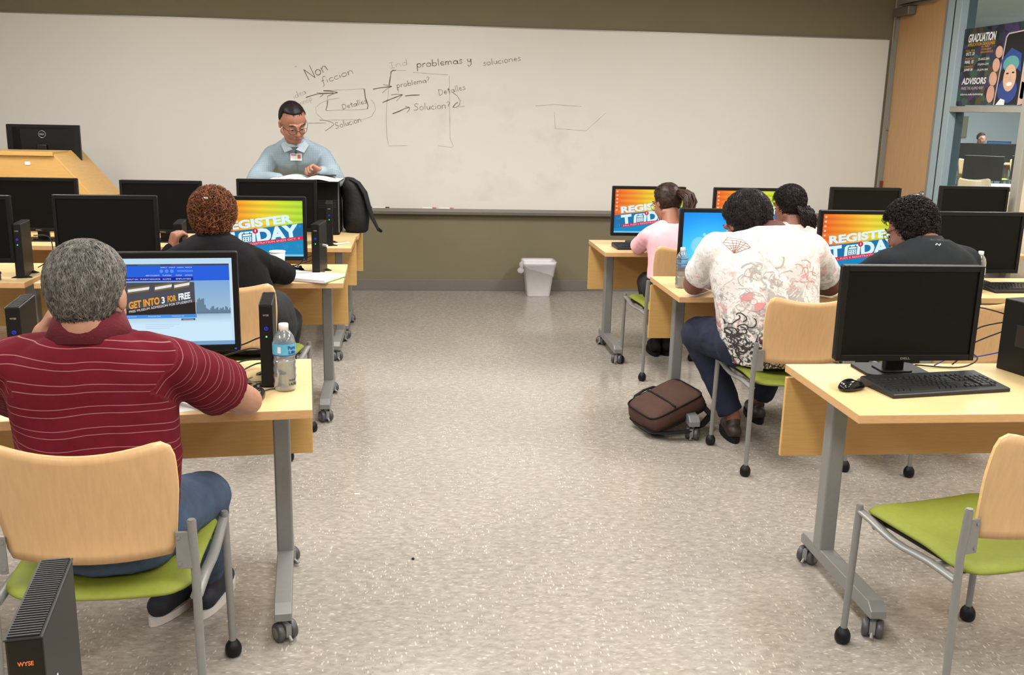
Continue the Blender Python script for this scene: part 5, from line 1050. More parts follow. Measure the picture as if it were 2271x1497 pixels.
for i, (x, y, a) in enumerate(((6.75, 10.35, 190), (7.55, 12.5, 170), (11.2, 18.9, 170), (11.75, 19.1, 190), (12.4, 19.0, 180))):
    o = copy_tree(ch); o.location = (x, y, 0); o.rotation_euler.z = math.radians(a); o['label'] = 'lime and maple chair in the room seen through the side window'; o['group'] = 'chairs in the room beyond the window'
sc = MB(); sc.box(-.17, .17, -.02, .02, 1.17, 1.70); o = sc.build('notice_board', mat('tan_board', (150, 138, 112), .8), loc=(13.74, 23.97, 0)); tag(o, 'tan panel on the far wall seen through the side window', 'board')
lt = empty('tube_light', (7.2, 12.75, 3.2), math.radians(-29), 'bright hanging tube light glimpsed through the top of the side window', 'ceiling light')
b = MB(); b.box(-.07, .07, -.9, .6, -.06, -.0); b.build('housing', M_white, lt); b = MB(); b.box(-.06, .06, -.88, .58, -.075, -.06); b.build('tube', emis('tube_glow', (235, 245, 255), 12), lt)
for (x, y) in ((7.5, 9.0), (9.0, 14.0), (12.5, 19.0)):
    l = bpy.data.lights.new('fluorescent', 'AREA'); l.shape = 'RECTANGLE'; l.size = 1.2; l.size_y = 2.4; l.energy = 950; l.color = (.92, .97, 1.0)
    lo = bpy.data.objects.new('fluorescent_lamp', l); COL.objects.link(lo); lo.location = (x, y, 3.1)
# ---------------------------------------------------------------- people
def V(*a): return Vector(a)
def remeshed(mb, voxel, it=3, fac=.5):
    me = mb.mesh('tmp'); o = bpy.data.objects.new('tmp', me); COL.objects.link(o)
    m = o.modifiers.new('r', 'REMESH'); m.mode = 'VOXEL'; m.voxel_size = voxel; m.use_smooth_shade = True
    if it: s = o.modifiers.new('s', 'SMOOTH'); s.factor = fac; s.iterations = it
    dg = bpy.context.evaluated_depsgraph_get(); dg.update()
    out = bpy.data.meshes.new_from_object(o.evaluated_get(dg)); bpy.data.objects.remove(o); bpy.data.meshes.remove(me)
    for p in out.polygons: p.use_smooth = True
    return out
def link_mesh(me, name, mats, org, parent=None):
    me.name = name
    for v in me.vertices: v.co -= org
    me.materials.clear()
    for m in mats: me.materials.append(m)
    o = bpy.data.objects.new(name, me); COL.objects.link(o)
    if parent is None: o.location = org
    else: o.parent = parent
    return o
def torso_loft(mb, secs, side, front, g=0.0, seg=28):
    """secs: (x,y,z,hw,hd)"""
    side = Vector(side).normalized(); front = Vector(front).normalized(); S = []
    n = len(secs)
    for i in range(n - 1):
        p = [secs[max(0, i - 1)], secs[i], secs[i + 1], secs[min(n - 1, i + 2)]]
        for k in range(5):
            t = k / 5; S.append([.5 * ((2 * p[1][c]) + (p[2][c] - p[0][c]) * t + (2 * p[0][c] - 5 * p[1][c] + 4 * p[2][c] - p[3][c]) * t * t + (3 * p[1][c] - p[0][c] - 3 * p[2][c] + p[3][c]) * t ** 3) for c in range(5)])
    S.append(list(secs[-1])); vs = []
    for (x, y, z, hw, hd) in S:
        for k in range(seg):
            a = 2 * PI * k / seg; ca, sa = math.cos(a), math.sin(a); e = .86
            vs.append(V(x, y, z) + side * ((hw + g) * abs(ca) ** e * (1 if ca > 0 else -1)) + front * ((hd + g) * abs(sa) ** e * (1 if sa > 0 else -1)))
    fs = [[j * seg + i, j * seg + (i + 1) % seg, (j + 1) * seg + (i + 1) % seg, (j + 1) * seg + i] for j in range(len(S) - 1) for i in range(seg)]
    fs += [list(range(seg))[::-1], [(len(S) - 1) * seg + i for i in range(seg)]]
    mb.add(vs, fs, 0, True)
def hframe(f, u):
    f = Vector(f).normalized(); r = f.cross(Vector(u)).normalized(); u = r.cross(f)
    return Matrix((r, f, u)).transposed()      # columns right, forward, up
def head_shape(mb, c, M, s, neck):
    c = Vector(c)
    def L(x, y, z): return c + M @ (V(x, y, z) * s)
    mb.ball(L(0, -.012, .032), (.076 * s, .096 * s, .088 * s), M, 24, 16)
    mb.ball(L(0, .030, -.030), (.061 * s, .066 * s, .080 * s), M, 20, 14)
    mb.ball(L(0, .048, -.088), (.036 * s, .038 * s, .030 * s), M, 16, 10)
    for sx in (-1, 1):
        mb.ball(L(sx * .036, .058, -.035), (.024 * s, .024 * s, .028 * s), M, 12, 8)
        mb.ball(L(sx * .077, -.008, -.008), (.010 * s, .019 * s, .030 * s), M, 12, 8)
        mb.cap(L(sx * .014, .088, .024), .011 * s, L(sx * .044, .078, .022), .010 * s, 8)
        mb.cap(L(sx * .050, -.02, -.07), .022 * s, L(sx * .02, .04, -.095), .022 * s, 8)
    mb.cap(L(0, .088, .018), .009 * s, L(0, .106, -.028), .013 * s, 10)
    mb.ball(L(-.010, .098, -.032), (.008 * s,) * 3, M, 8, 6); mb.ball(L(.010, .098, -.032), (.008 * s,) * 3, M, 8, 6)
    mb.cap(L(-.017, .089, -.060), .006 * s, L(.017, .089, -.060), .006 * s, 8); mb.cap(L(-.015, .087, -.071), .0065 * s, L(.015, .087, -.071), .0065 * s, 8)
    mb.cap(L(0, -.025, -.055), .054 * s, Vector(neck), .062 * s, 16)
def hand_shape(mb, w, d, n, sgn, curl, s=1.0):
    """w wrist, d direction of the palm, n back-of-hand normal, sgn +1 thumb towards d x n"""
    d = Vector(d).normalized(); n = Vector(n); n = (n - d * n.dot(d)).normalized(); t = d.cross(n) * sgn; w = Vector(w)
    def L(a, b, c): return w + (d * a + t * b + n * c) * s
    mb.cap(L(-.02, 0, 0), .024 * s, L(.02, 0, 0), .026 * s, 12, flat=.72, side=t)
    for b, e in ((.026, .082), (.009, .088), (-.009, .085), (-.026, .077)): mb.cap(L(.015, b * .75, 0), .016 * s, L(e, b, .003), .0115 * s, 10)
    for i, (b, ln) in enumerate(((.028, .070), (.009, .078), (-.010, .072), (-.028, .056))):
        p = L(.084 - abs(i - 1) * .004, b, .003); ang = 0
        for k, fr in enumerate((.45, .32, .23)):
            ang += curl * (1.0, 1.25, .8)[k] * (1 + .1 * i); q = p + (d * math.cos(ang) - n * math.sin(ang)) * ln * fr * s
            mb.cap(p, (.0098 - .0008 * k) * s, q, (.0092 - .0009 * k) * s, 8); p = q
    p = L(.022, .026, -.006); q = p + (d * .6 + t * .65 - n * .3) * .038 * s; r = q + (d * .85 + t * .15 - n * .45) * .030 * s; e = r + (d * .9 - t * .1 - n * .4) * .022 * s
    mb.cap(p, .014 * s, q, .0115 * s, 8); mb.cap(q, .0112 * s, r, .0098 * s, 8); mb.cap(r, .0098 * s, e, .0082 * s, 8)
def lerp(a, b, t): return Vector(a).lerp(Vector(b), t)
def wrinkle(me, amp, scale, seed=0, zs=1.0):
    n = len(me.vertices); co = [0.0] * (3 * n); me.vertices.foreach_get('co', co); no = [0.0] * (3 * n); me.vertex_normals.foreach_get('vector', no)
    for i in range(n):
        j = 3 * i; p = Vector((co[j] * scale + seed, co[j + 1] * scale + seed, co[j + 2] * scale * zs + seed)); d = noise.noise(p) * amp + noise.noise(p * 2.3) * amp * .5
        co[j] += no[j] * d; co[j + 1] += no[j + 1] * d; co[j + 2] += no[j + 2] * d
    me.vertices.foreach_set('co', co); me.update()
M_skinA = mat('skin_tan', (172, 126, 104), .5, var=.06, vscale=30, sss=.06, bump=.05)
M_skinB = mat('skin_brown', (128, 86, 70), .5, var=.06, vscale=30, sss=.06, bump=.05)
M_skinC = mat('skin_olive', (158, 108, 88), .5, var=.06, vscale=30, sss=.06, bump=.05)
M_denim = mat('blue_denim', (58, 74, 100), .85, var=.18, vscale=26, bump=.25, bscale=500)
M_dkdenim = mat('dark_denim', (20, 27, 52), .85, var=.18, vscale=26, bump=.25, bscale=500)
M_dktr = mat('dark_trousers', (26, 26, 30), .85, var=.1, bump=.2)
M_eye = mat('eye_white', (210, 204, 198), .3); M_iris = mat('eye_dark', (30, 20, 16), .2)
M_navy = mat('navy_shoe', (30, 32, 44), .7, var=.1, bump=.2); M_solew = mat('white_sole', (214, 208, 204), .6); M_brshoe = mat('brown_shoe', (50, 36, 32), .5)
def polo_mat():
    m = mat('maroon_striped_knit', (98, 16, 32), .9, spec=.2, var=.06, vscale=40, bump=.2, bscale=900)
    b = m.node_tree.nodes['Principled BSDF']; src = b.inputs['Base Color'].links[0].from_socket
    at = nd(m, 'ShaderNodeAttribute'); at.attribute_name = 'stripe'
    # pairs of thin pale lines
    mo_ = nd(m, 'ShaderNodeMath', operation='MODULO'); mo_.inputs[1].default_value = .052; lk(m, at.outputs['Fac'], mo_.inputs[0])
    fac = None
    for off in (.010, .028):
        d = nd(m, 'ShaderNodeMath', operation='SUBTRACT'); d.inputs[1].default_value = off; lk(m, mo_.outputs[0], d.inputs[0])
        a = nd(m, 'ShaderNodeMath', operation='ABSOLUTE'); lk(m, d.outputs[0], a.inputs[0]); l = nd(m, 'ShaderNodeMath', operation='LESS_THAN'); l.inputs[1].default_value = .0009; lk(m, a.outputs[0], l.inputs[0])
        if fac is None: fac = l.outputs[0]
        else: mx = nd(m, 'ShaderNodeMath', operation='MAXIMUM'); lk(m, fac, mx.inputs[0]); lk(m, l.outputs[0], mx.inputs[1]); fac = mx.outputs[0]
    mu = nd(m, 'ShaderNodeMath', operation='MULTIPLY'); mu.inputs[1].default_value = .5; lk(m, fac, mu.inputs[0])
    mx = nd(m, 'ShaderNodeMixRGB'); mx.inputs['Color2'].default_value = rgb(196, 140, 142); lk(m, mu.outputs[0], mx.inputs['Fac']); lk(m, src, mx.inputs['Color1']); lk(m, mx.outputs[0], b.inputs['Base Color']); return m
def tee_mat():
    m = bpy.data.materials.new('white_printed_cotton'); m.use_nodes = True; b = m.node_tree.nodes['Principled BSDF']; b.inputs['Roughness'].default_value = .85
    tc = nd(m, 'ShaderNodeTexCoord'); sp = nd(m, 'ShaderNodeSeparateXYZ'); lk(m, tc.outputs['Object'], sp.inputs[0])
    def blot(scale, lo, hi, dist=1.2, seed=0, voro=False):
        mp = nd(m, 'ShaderNodeMapping'); mp.inputs['Location'].default_value = (seed, seed, seed); lk(m, tc.outputs['Object'], mp.inputs[0])
        n = nd(m, 'ShaderNodeTexNoise'); n.inputs['Scale'].default_value = scale; n.inputs['Detail'].default_value = 2.5; n.inputs['Distortion'].default_value = dist; lk(m, mp.outputs[0], n.inputs['Vector'])
        r = nd(m, 'ShaderNodeMapRange'); r.inputs['From Min'].default_value = lo; r.inputs['From Max'].default_value = hi; lk(m, n.outputs['Fac'], r.inputs['Value']); return r.outputs[0]
    def zmask(z0, z1, a, b_):
        r = nd(m, 'ShaderNodeMapRange'); r.inputs['From Min'].default_value = z0; r.inputs['From Max'].default_value = z1; r.inputs['To Min'].default_value = a; r.inputs['To Max'].default_value = b_; lk(m, sp.outputs['Z'], r.inputs['Value']); return r.outputs[0]
    def mul(a, b_):
        k = nd(m, 'ShaderNodeMath', operation='MULTIPLY'); lk(m, a, k.inputs[0]); lk(m, b_, k.inputs[1]); return k.outputs[0]
    base = nd(m, 'ShaderNodeRGB'); base.outputs[0].default_value = rgb(234, 230, 228); col = base.outputs[0]
    def mix(col, f, c):
        mx = nd(m, 'ShaderNodeMixRGB'); mx.inputs['Color2'].default_value = rgb(*c); lk(m, f, mx.inputs['Fac']); lk(m, col, mx.inputs['Color1']); return mx.outputs[0]
    col = mix(col, mul(blot(9, .56, .60), zmask(.72, 1.08, .60, .14)), (150, 146, 144))  # both grey prints fade towards the shoulders, overexposure put into the colour
    col = mix(col, mul(blot(26, .55, .58, 2.5, 3), zmask(.72, 1.08, .55, .12)), (128, 122, 122))
    col = mix(col, mul(blot(7, .63, .66, 2, 9), zmask(.60, 1.0, .6, .3)), (206, 120, 122))
    col = mix(col, mul(blot(20, .50, .53, 3.5, 5), zmask(.62, .74, .95, 0)), (44, 42, 44))
    col = mix(col, mul(blot(6, .60, .62, 2, 14), zmask(.62, .78, .9, 0)), (190, 40, 60))
    lk(m, col, b.inputs['Base Color']); n2 = nd(m, 'ShaderNodeTexNoise'); n2.inputs['Scale'].default_value = 500; lk(m, tc.outputs['Object'], n2.inputs['Vector'])
    bp = nd(m, 'ShaderNodeBump'); bp.inputs['Strength'].default_value = .15; bp.inputs['Distance'].default_value = .01; lk(m, n2.outputs['Fac'], bp.inputs['Height']); lk(m, bp.outputs[0], b.inputs['Normal']); return m
def checkshirt_mat():
    m = mat('pale_blue_checked_shirt', (146, 162, 172), .8, var=.03, bump=.15, bscale=400); b = m.node_tree.nodes['Principled BSDF']; src = b.inputs['Base Color'].links[0].from_socket
    tc = nd(m, 'ShaderNodeTexCoord'); f = None
    for ax in ('X', 'Z'):
        w_ = nd(m, 'ShaderNodeTexWave', bands_direction=ax); w_.inputs['Scale'].default_value = 26; lk(m, tc.outputs['Object'], w_.inputs['Vector'])
        g = nd(m, 'ShaderNodeMath', operation='GREATER_THAN'); g.inputs[1].default_value = .8; lk(m, w_.outputs['Fac'], g.inputs[0])
        if f is None: f = g.outputs[0]
        else: a = nd(m, 'ShaderNodeMath', operation='MAXIMUM'); lk(m, f, a.inputs[0]); lk(m, g.outputs[0], a.inputs[1]); f = a.outputs[0]
    mu = nd(m, 'ShaderNodeMath', operation='MULTIPLY'); mu.inputs[1].default_value = .45; lk(m, f, mu.inputs[0])
    mx = nd(m, 'ShaderNodeMixRGB'); mx.inputs['Color2'].default_value = rgb(112, 134, 152); lk(m, mu.outputs[0], mx.inputs['Fac']); lk(m, src, mx.inputs['Color1']); lk(m, mx.outputs[0], b.inputs['Base Color']); return m
def hair_mats(name, c1, c2, rough=.55):
    mid = tuple((a + b) / 2 for a, b in zip(c1, c2)); return [hair_mat(name, c1, mid, rough), hair_mat(name + '_mid', tuple(a * .8 + b * .2 for a, b in zip(c1, c2)), tuple(a * .3 + b * .7 for a, b in zip(c1, c2)), rough), hair_mat(name + '_light', mid, c2, rough)]
def hair_mat(name, c1, c2, rough=.55):
    m = bpy.data.materials.new(name); m.use_nodes = True; b = m.node_tree.nodes['Principled BSDF']; b.inputs['Roughness'].default_value = rough; b.inputs['Specular IOR Level'].default_value = .22
    tc = nd(m, 'ShaderNodeTexCoord'); n = nd(m, 'ShaderNodeTexNoise'); n.inputs['Scale'].default_value = 55; n.inputs['Detail'].default_value = 4; lk(m, tc.outputs['Object'], n.inputs['Vector'])
    lk(m, ramp(m, n.outputs['Fac'], [(.38, c1), (.64, c2)]), b.inputs['Base Color']); return m
def hair_shell(c, M, s, th, fn, amp=.006, freq=30):
    """cap of hair around the skull; fn(dir)->0..1 says where there is hair"""
    mb = MB(); seg, rg = 64, 40; vs = []
    cc = V(0, -.012, .032)
    for i in range(rg + 1):
        a = PI * i / rg
        for k in range(seg):
            w_ = 2 * PI * k / seg; d = V(math.sin(a) * math.cos(w_), math.sin(a) * math.sin(w_), math.cos(a))
            h = fn(d); nz = noise.noise(d * freq * .1) * amp * .8 + noise.noise(d * freq * .35) * amp * .7
            t = h * (th + nz) - (1 - h) * .014
            p = V(d.x * (.076 + t / s), d.y * (.096 + t / s), d.z * (.088 + t / s))
            if d.z < 0 and d.y < .2: p.z *= 1.0 + .25 * h; p.y *= 1.0 - .0 * h
            vs.append(Vector(c) + M @ ((cc + p) * s))
    fs = [[i * seg + k, (i + 1) * seg + k, (i + 1) * seg + (k + 1) % seg, i * seg + (k + 1) % seg] for i in range(rg) for k in range(seg)]
    mb.add(vs, fs, 0, True); return mb
def add_strands(mb, c, M, s, th, fn, n, ln, r, curl=0.0, lift=.004, seed=1, segs=5, flow=None, zlo=-1):
    rnd = random.Random(seed); cc = V(0, -.012, .032); made = 0
    while made < n:
        z = rnd.uniform(-.95, 1); a = rnd.uniform(0, 2 * PI); q = math.sqrt(1 - z * z); d = V(q * math.cos(a), q * math.sin(a), z)
        if fn(d) < .55: continue
        made += 1
        down = V(0, -.25, -1) if flow is None else V(*flow(d))
        down += V(rnd.uniform(-.5, .5), rnd.uniform(-.5, .5), rnd.uniform(-.3, .3)); tan = down - d * down.dot(d)
        if tan.length < .1: tan = V(rnd.uniform(-1, 1), rnd.uniform(-1, 1), 0); tan -= d * tan.dot(d)
        tan.normalize(); sd = d.cross(tan); P = []; L = ln * rnd.uniform(.6, 1.3); ph = rnd.uniform(0, 6.28); base = V(d.x * (.076 + th / s), d.y * (.096 + th / s), d.z * (.088 + th / s))
        if d.z < 0 and d.y < .2: base.z *= 1.25
        tw = rnd.choice((-1, 1)) * rnd.uniform(5, 9)
        for k in range(segs):
            t = k / (segs - 1)
            p = base + tan * (L * t / s) + d * ((-.004 + lift * math.sin(PI * min(1, t * 1.1))) / s) - d * (L * t * t * .25 / s / (1 if not curl else 2))
            if curl: p += (sd * math.cos(ph + tw * t) + d * math.sin(ph + tw * t)) * (curl / s)
            P.append(Vector(c) + M @ ((cc + p) * s))
        mb.tube(P, [r * (1 - .5 * k / segs) for k in range(segs)], 3 if r < .002 else 4, rnd.choice((0, 1, 1, 2)), caps=False)
def sstep(a, b, x): t = max(0, min(1, (x - a) / (b - a))); return t * t * (3 - 2 * t)
def short_hair(d):      # covers crown, back to the nape, sides down to the ears; open face
    zl = -.62 if d.y < -.25 else (-.62 + (d.y + .25) * 2.2)
    if d.y > .25: zl = .48 + (d.y - .25) * .28
    return sstep(zl - .10, zl + .10, d.z)
def full_hair(d):
    zl = -.75 if d.y < .05 else (-.75 + (d.y - .05) * 3.2)
    return sstep(min(zl, .5) - .10, min(zl, .5) + .10, d.z)
def person(label, group, org, head, neck, secs, side, front, arms, legs, skin, shirt, trousers, shoe, sleeve=.7, shirt_g=.014, sleeve_r=(.066, .066), cap_t=1.0, body_vox=.0065, hem=None, wr=(.006, 14), stripes=False, armr=(.050, .043, .036, .027), legr=(.085, .062, .045), trouser_end=.93, shoe_name='shoe', sleeve_full=False, shirt_name='shirt', s0=1):
    org = Vector(org); c, f, u, s = head; M = hframe(f, u)
    b = MB(); head_shape(b, c, M, s, neck); torso_loft(b, secs, side, front, -.012)
    for (sh, el, wt, hd, hn, sg, cu) in arms:
        b.cap(sh, armr[0], el, armr[1], 14); b.cap(el, armr[1], lerp(el, wt, .35), armr[2] + .006, 14); b.cap(lerp(el, wt, .35), armr[2] + .006, wt, armr[3], 14); hand_shape(b, wt, hd, hn, sg, cu)
        b.cap(lerp(neck, sh, .35), .05, sh, armr[0], 12)
    for (hp, kn, an, toe) in legs:
        b.cap(hp, legr[0], kn, legr[1], 14); b.cap(kn, legr[1] * .95, lerp(kn, an, .35), legr[2] * 1.15, 14); b.cap(lerp(kn, an, .35), legr[2] * 1.15, an, legr[2] * .75, 14); 
        tv = Vector(toe).normalized(); b.cap(Vector(an) - tv * .03 + V(0, 0, -.045), .028, Vector(an) + tv * .13 + V(0, 0, -.058), .024, 10)
    me = remeshed(b, body_vox, 3); body = link_mesh(me, 'person', [skin], org); tag(body, label, 'person', group)
    # shirt
    g = shirt_g; b = MB(); torso_loft(b, secs[s0:], side, front, g)
    for (sh, el, wt, hd, hn, sg, cu) in arms:
        b.cap(lerp(neck, sh, .4), .05 + g, sh, sleeve_r[0], 14)
        if sleeve_full: b.cap(sh, sleeve_r[0], el, sleeve_r[1], 16); b.cap(el, sleeve_r[1], lerp(el, wt, .96), armr[3] + .016, 14)
        else:
            # open ended straight sleeve
            e = lerp(sh, el, sleeve); b.ball(sh, (sleeve_r[0],) * 3, None, 16, 10); b.tube([sh, lerp(sh, e, .5), e], [sleeve_r[0], (sleeve_r[0] + sleeve_r[1]) / 2, sleeve_r[1]], 20)
    me = remeshed(b, .0075, 4)
    wrinkle(me, wr[0], wr[1], len(label), .8)
    if stripes:
        at = me.attributes.new('stripe', 'FLOAT', 'POINT'); x0 = secs[3][0]
        vals = []
        for v in me.vertices:
            p = v.co; val = p.z + .05 * (p.x - x0) + .10 * (p.x - x0) ** 2 + .03 * noise.noise(p * 5); best = 1e9
            for (sh, el, *_r) in arms:
                a_ = Vector(sh); d_ = Vector(el) - a_; L = d_.length; t = (p - a_).dot(d_) / L / L; dist = (p - a_ - d_ * t).length
                sgn = 1 if sh[0] > x0 else -1
                if t > -.12 and dist < sleeve_r[0] * 1.35 and (p.x - x0) * sgn > abs(sh[0] - x0) - .035 + .0 * t: val = 10 + t * L + .02 * noise.noise(p * 6)
            vals.append(val)
        at.data.foreach_set('value', vals)
    so = link_mesh(me, shirt_name, [shirt], org, body)
    # trousers
    b = MB()
    hc = lerp(legs[0][0], legs[1][0], .5); b.cap(legs[0][0], legr[0] + .03, legs[1][0], legr[0] + .03, 16)
    for (hp, kn, an, toe) in legs:
        b.cap(hp, legr[0] + .018, kn, legr[1] + .014, 16); e = lerp(kn, an, trouser_end); b.cap(kn, legr[1] + .014, lerp(kn, an, .4), legr[2] + .016, 14); b.tube([lerp(kn, an, .35), e], [legr[2] + .018, legr[2] + .010], 18)
    torso_loft(b, secs[:3], side, front, .006)
    if hem: b.ball(*hem)
    me = remeshed(b, .009, 3); wrinkle(me, .006, 16, 3, .7); link_mesh(me, 'trousers', [trousers], org, body)
    for (hp, kn, an, toe) in legs:
        tv = Vector(toe).normalized(); sd = tv.cross(V(0, 0, 1)); an = Vector(an); fl = V(an.x, an.y, 0)
        up = MB(); up.cap(fl - tv * .045 + V(0, 0, .052), .040, fl + tv * .06 + V(0, 0, .050), .042, 12); up.cap(fl + tv * .06 + V(0, 0, .046), .042, fl + tv * .15 + V(0, 0, .040), .034, 12); up.cap(fl + V(0, 0, .06), .038, fl - tv * .01 + V(0, 0, .095), .038, 12)
        m1 = remeshed(up, .007, 2)
        for v in m1.vertices: v.co.z = max(v.co.z, .018)
        sh_ = link_mesh(m1, shoe_name, [shoe[0]], org, body)
        sl = MB(); P = []
        for k in range(20):
            a = 2 * PI * k / 20; P.append(fl + tv * (.05 + .145 * math.cos(a)) + sd * (.046 * math.sin(a) * (1 + .12 * math.cos(a))))
        sl.prism([p + V(0, 0, .001) for p in P], (0, 0, .026)); o = sl.build('sole', [shoe[1]], sh_)
        for v in o.data.vertices: v.co -= org
    return body, so, M
def eyes(body, c, M, s, org, closed=False):
    for sx in (-1, 1):
        e = MB(); p = Vector(c) + M @ (V(sx * .031, .079, .004) * s); e.ball(p, (.0105 * s,.009 * s,.0055 * s), M, 14, 10, 0); p2 = Vector(c) + M @ (V(sx * .031, .0865, -.001) * s); e.ball(p2, (.0055 * s, .003 * s, .0048 * s), M, 10, 6, 1)
        o = e.build('eye', [M_eye, M_iris], body)
        for v in o.data.vertices: v.co -= Vector(org)
        e = MB(); A = [Vector(c) + M @ (V(sx * x, y, z) * s) for x, y, z in ((.014, .099, .030), (.028, .096, .036), (.044, .086, .033), (.052, .078, .027))]; e.tube(A, [.0025, .005, .0045, .002], 6); o = e.build('eyebrow', M_iris, body)
        for v in o.data.vertices: v.co -= Vector(org)
def glasses(body, c, M, s, org, m):
    g = MB()
    def L(x, y, z): return Vector(c) + M @ (V(x, y, z) * s)
    for sx in (-1, 1):
        g.tube([L(sx * (.033 + .025 * math.cos(a)), .106 - .010 * max(0, math.cos(a)), -.002 + .018 * math.sin(a)) for a in [2 * PI * k / 20 for k in range(21)]], .0014, 6)
        g.tube([L(sx * .057, .097, .004), L(sx * .078, .05, .006), L(sx * .084, -.01, .006), L(sx * .084, -.025, -.01)], .0014, 6)
    g.tube([L(-.009, .108, .002), L(0, .112, .005), L(.009, .108, .002)], .0014, 6)
    o = g.build('glasses', m, body)
    for v in o.data.vertices: v.co -= Vector(org)
def addpart(mb, name, m, body, org, sub=None):
    o = mb.build(name, m, body)
    for v in o.data.vertices: v.co -= Vector(org)
    return o
def band(body, org, c0, r0, c1, r1, m, name='collar', th=.006, a0=-60, a1=240):
    """folded collar: ruled band between an upper and a lower ellipse, open at the front"""
    mb = MB(); n = 30; rows = []
    for (c, r) in ((c0, r0), ((c0[0], c0[1], c0[2] - .002), (r0[0] + th, r0[1] + th)), (c1, (r1[0] + th, r1[1] + th)), (c1, r1)):
        rows.append([V(c[0] + r[0] * math.cos(a), c[1] - r[1] * math.sin(a), c[2] + (c[3] if len(c) > 3 else 0) * math.sin(a)) for a in [math.radians(a0 + (a1 - a0) * k / n) for k in range(n + 1)]])
    vs = [p for r_ in rows for p in r_]; N = n + 1
    fs = [[j * N + k, j * N + k + 1, ((j + 1) % 4) * N + k + 1, ((j + 1) % 4) * N + k] for j in range(4) for k in range(n)]
    mb.add(vs, fs, 0, True); o = addpart(mb, name, m, body, org); return o
def collar(body, org, M_, pts, r, m, name='collar', flat=.4):
    c = MB(); c.tube(pts, r, 10, flat=flat); return addpart(c, name, m, body, org)
# ---- man in maroon polo (left foreground)
org = V(-.80, 2.45, 0)
hd = ((-.800, 2.465, 1.158), (.10, .96, -.22), (-.05, .2, 1), 1.10); M_mar = polo_mat()
b, so, M = person('grey-haired man in a maroon striped polo shirt sitting in the left foreground', None, org, hd, (-.80, 2.445, 1.03),
    [(-.79, 2.47, .46, .155, .12), (-.795, 2.47, .58, .165, .13), (-.805, 2.49, .74, .185, .14), (-.815, 2.49, .88, .193, .13), (-.805, 2.475, .97, .205, .115), (-.80, 2.455, 1.035, .150, .085), (-.797, 2.45, 1.075, .075, .065)],
    (1, 0, 0), (0, 1, 0),
    [((-.995, 2.46, .99), (-1.11, 2.78, .785), (-.995, 2.68, 1.02), (.55, -.35, .75), (-.7, -.3, .4), 1, 1.15), ((-.615, 2.47, .99), (-.482, 2.785, .79), (-.70, 2.93, .777), (-.9, .35, -.02), (0, .1, 1), -1, .5)],
    [((-.89, 2.52, .545), (-.96, 2.88, .53), (-.80, 3.00, .11), (.35, .93, 0)), ((-.70, 2.52, .535), (-.618, 2.79, .495), (-.675, 3.04, .11), (.15, .98, 0))],
    M_skinA, M_mar, M_denim, (M_navy, M_solew), sleeve=.64, sleeve_r=(.070, .083), stripes=True, shirt_g=.013, wr=(.007, 10))
Mh = hair_mats('grey_hair', (60, 57, 54), (136, 131, 124))
hs = hair_shell(hd[0], M, hd[3], .008, short_hair, .003); add_strands(hs, hd[0], M, hd[3], .010, short_hair, 5200, .040, .0013, 0, .006, 3)
addpart(hs, 'hair', Mh, b, org)
band(b, org, (-.80, 2.458, 1.122, .020), (.074, .070), (-.80, 2.452, 1.050, .012), (.102, .086), mat('maroon_collar', (94, 16, 32), .85, bump=.2), th=.007); eyes(b, hd[0], M, hd[3], org)
# ---- man in white printed T shirt
org = V(1.70, 4.40, 0); hd = ((1.572, 4.50, 1.125), (-.28, .80, -.52), (-.1, .55, .8), 1.20)
b, so, M = person('heavy man in a white printed T-shirt bending over the right aisle table', None, org, hd, (1.635, 4.44, 1.06),
    [(1.715, 4.40, .48, .20, .14), (1.70, 4.40, .60, .235, .165), (1.665, 4.41, .78, .235, .16), (1.645, 4.42, .93, .245, .145), (1.65, 4.425, 1.03, .225, .125), (1.66, 4.42, 1.095, .155, .095), (1.655, 4.42, 1.135, .08, .06)],
    (1, 0.0, 0), (0, 1, 0),
    [((1.42, 4.46, 1.005), (1.395, 4.70, .80), (1.56, 4.88, .782), (.8, .5, -.02), (0, 0, 1), 1, .5), ((1.875, 4.46, 1.01), (2.09, 4.68, .80), (1.93, 4.90, .782), (-.7, .7, 0), (0, 0, 1), -1, .5)],
    [((1.575, 4.44, .565), (1.455, 4.76, .53), (1.635, 4.66, .11), (.1, -.1 + 1, 0)), ((1.83, 4.44, .565), (1.95, 4.80, .53), (1.87, 4.96, .11), (.1, 1, 0))],
    M_skinB, tee_mat(), M_dkdenim, (M_brshoe, M_blackm), sleeve=.72, sleeve_r=(.085, .083), armr=(.062, .056, .044, .030), legr=(.105, .078, .055), wr=(.006, 11), s0=0)
Md = hair_mats('dark_hair', (14, 10, 10), (52, 40, 36), .5)
hs = hair_shell(hd[0], M, hd[3], .017, full_hair, .007); add_strands(hs, hd[0], M, hd[3], .017, full_hair, 4200, .028, .0014, .002, .008, 5); addpart(hs, 'hair', Md, b, org)
band(b, org, (1.648, 4.445, 1.146, .012), (.070, .062), (1.650, 4.432, 1.122, .008), (.088, .076), mat('brown_neckband', (88, 44, 34), .8), 'neckband', .006, -90, 270); eyes(b, hd[0], M, hd[3], org)
tee = so; tee_body = b; tee_org = org
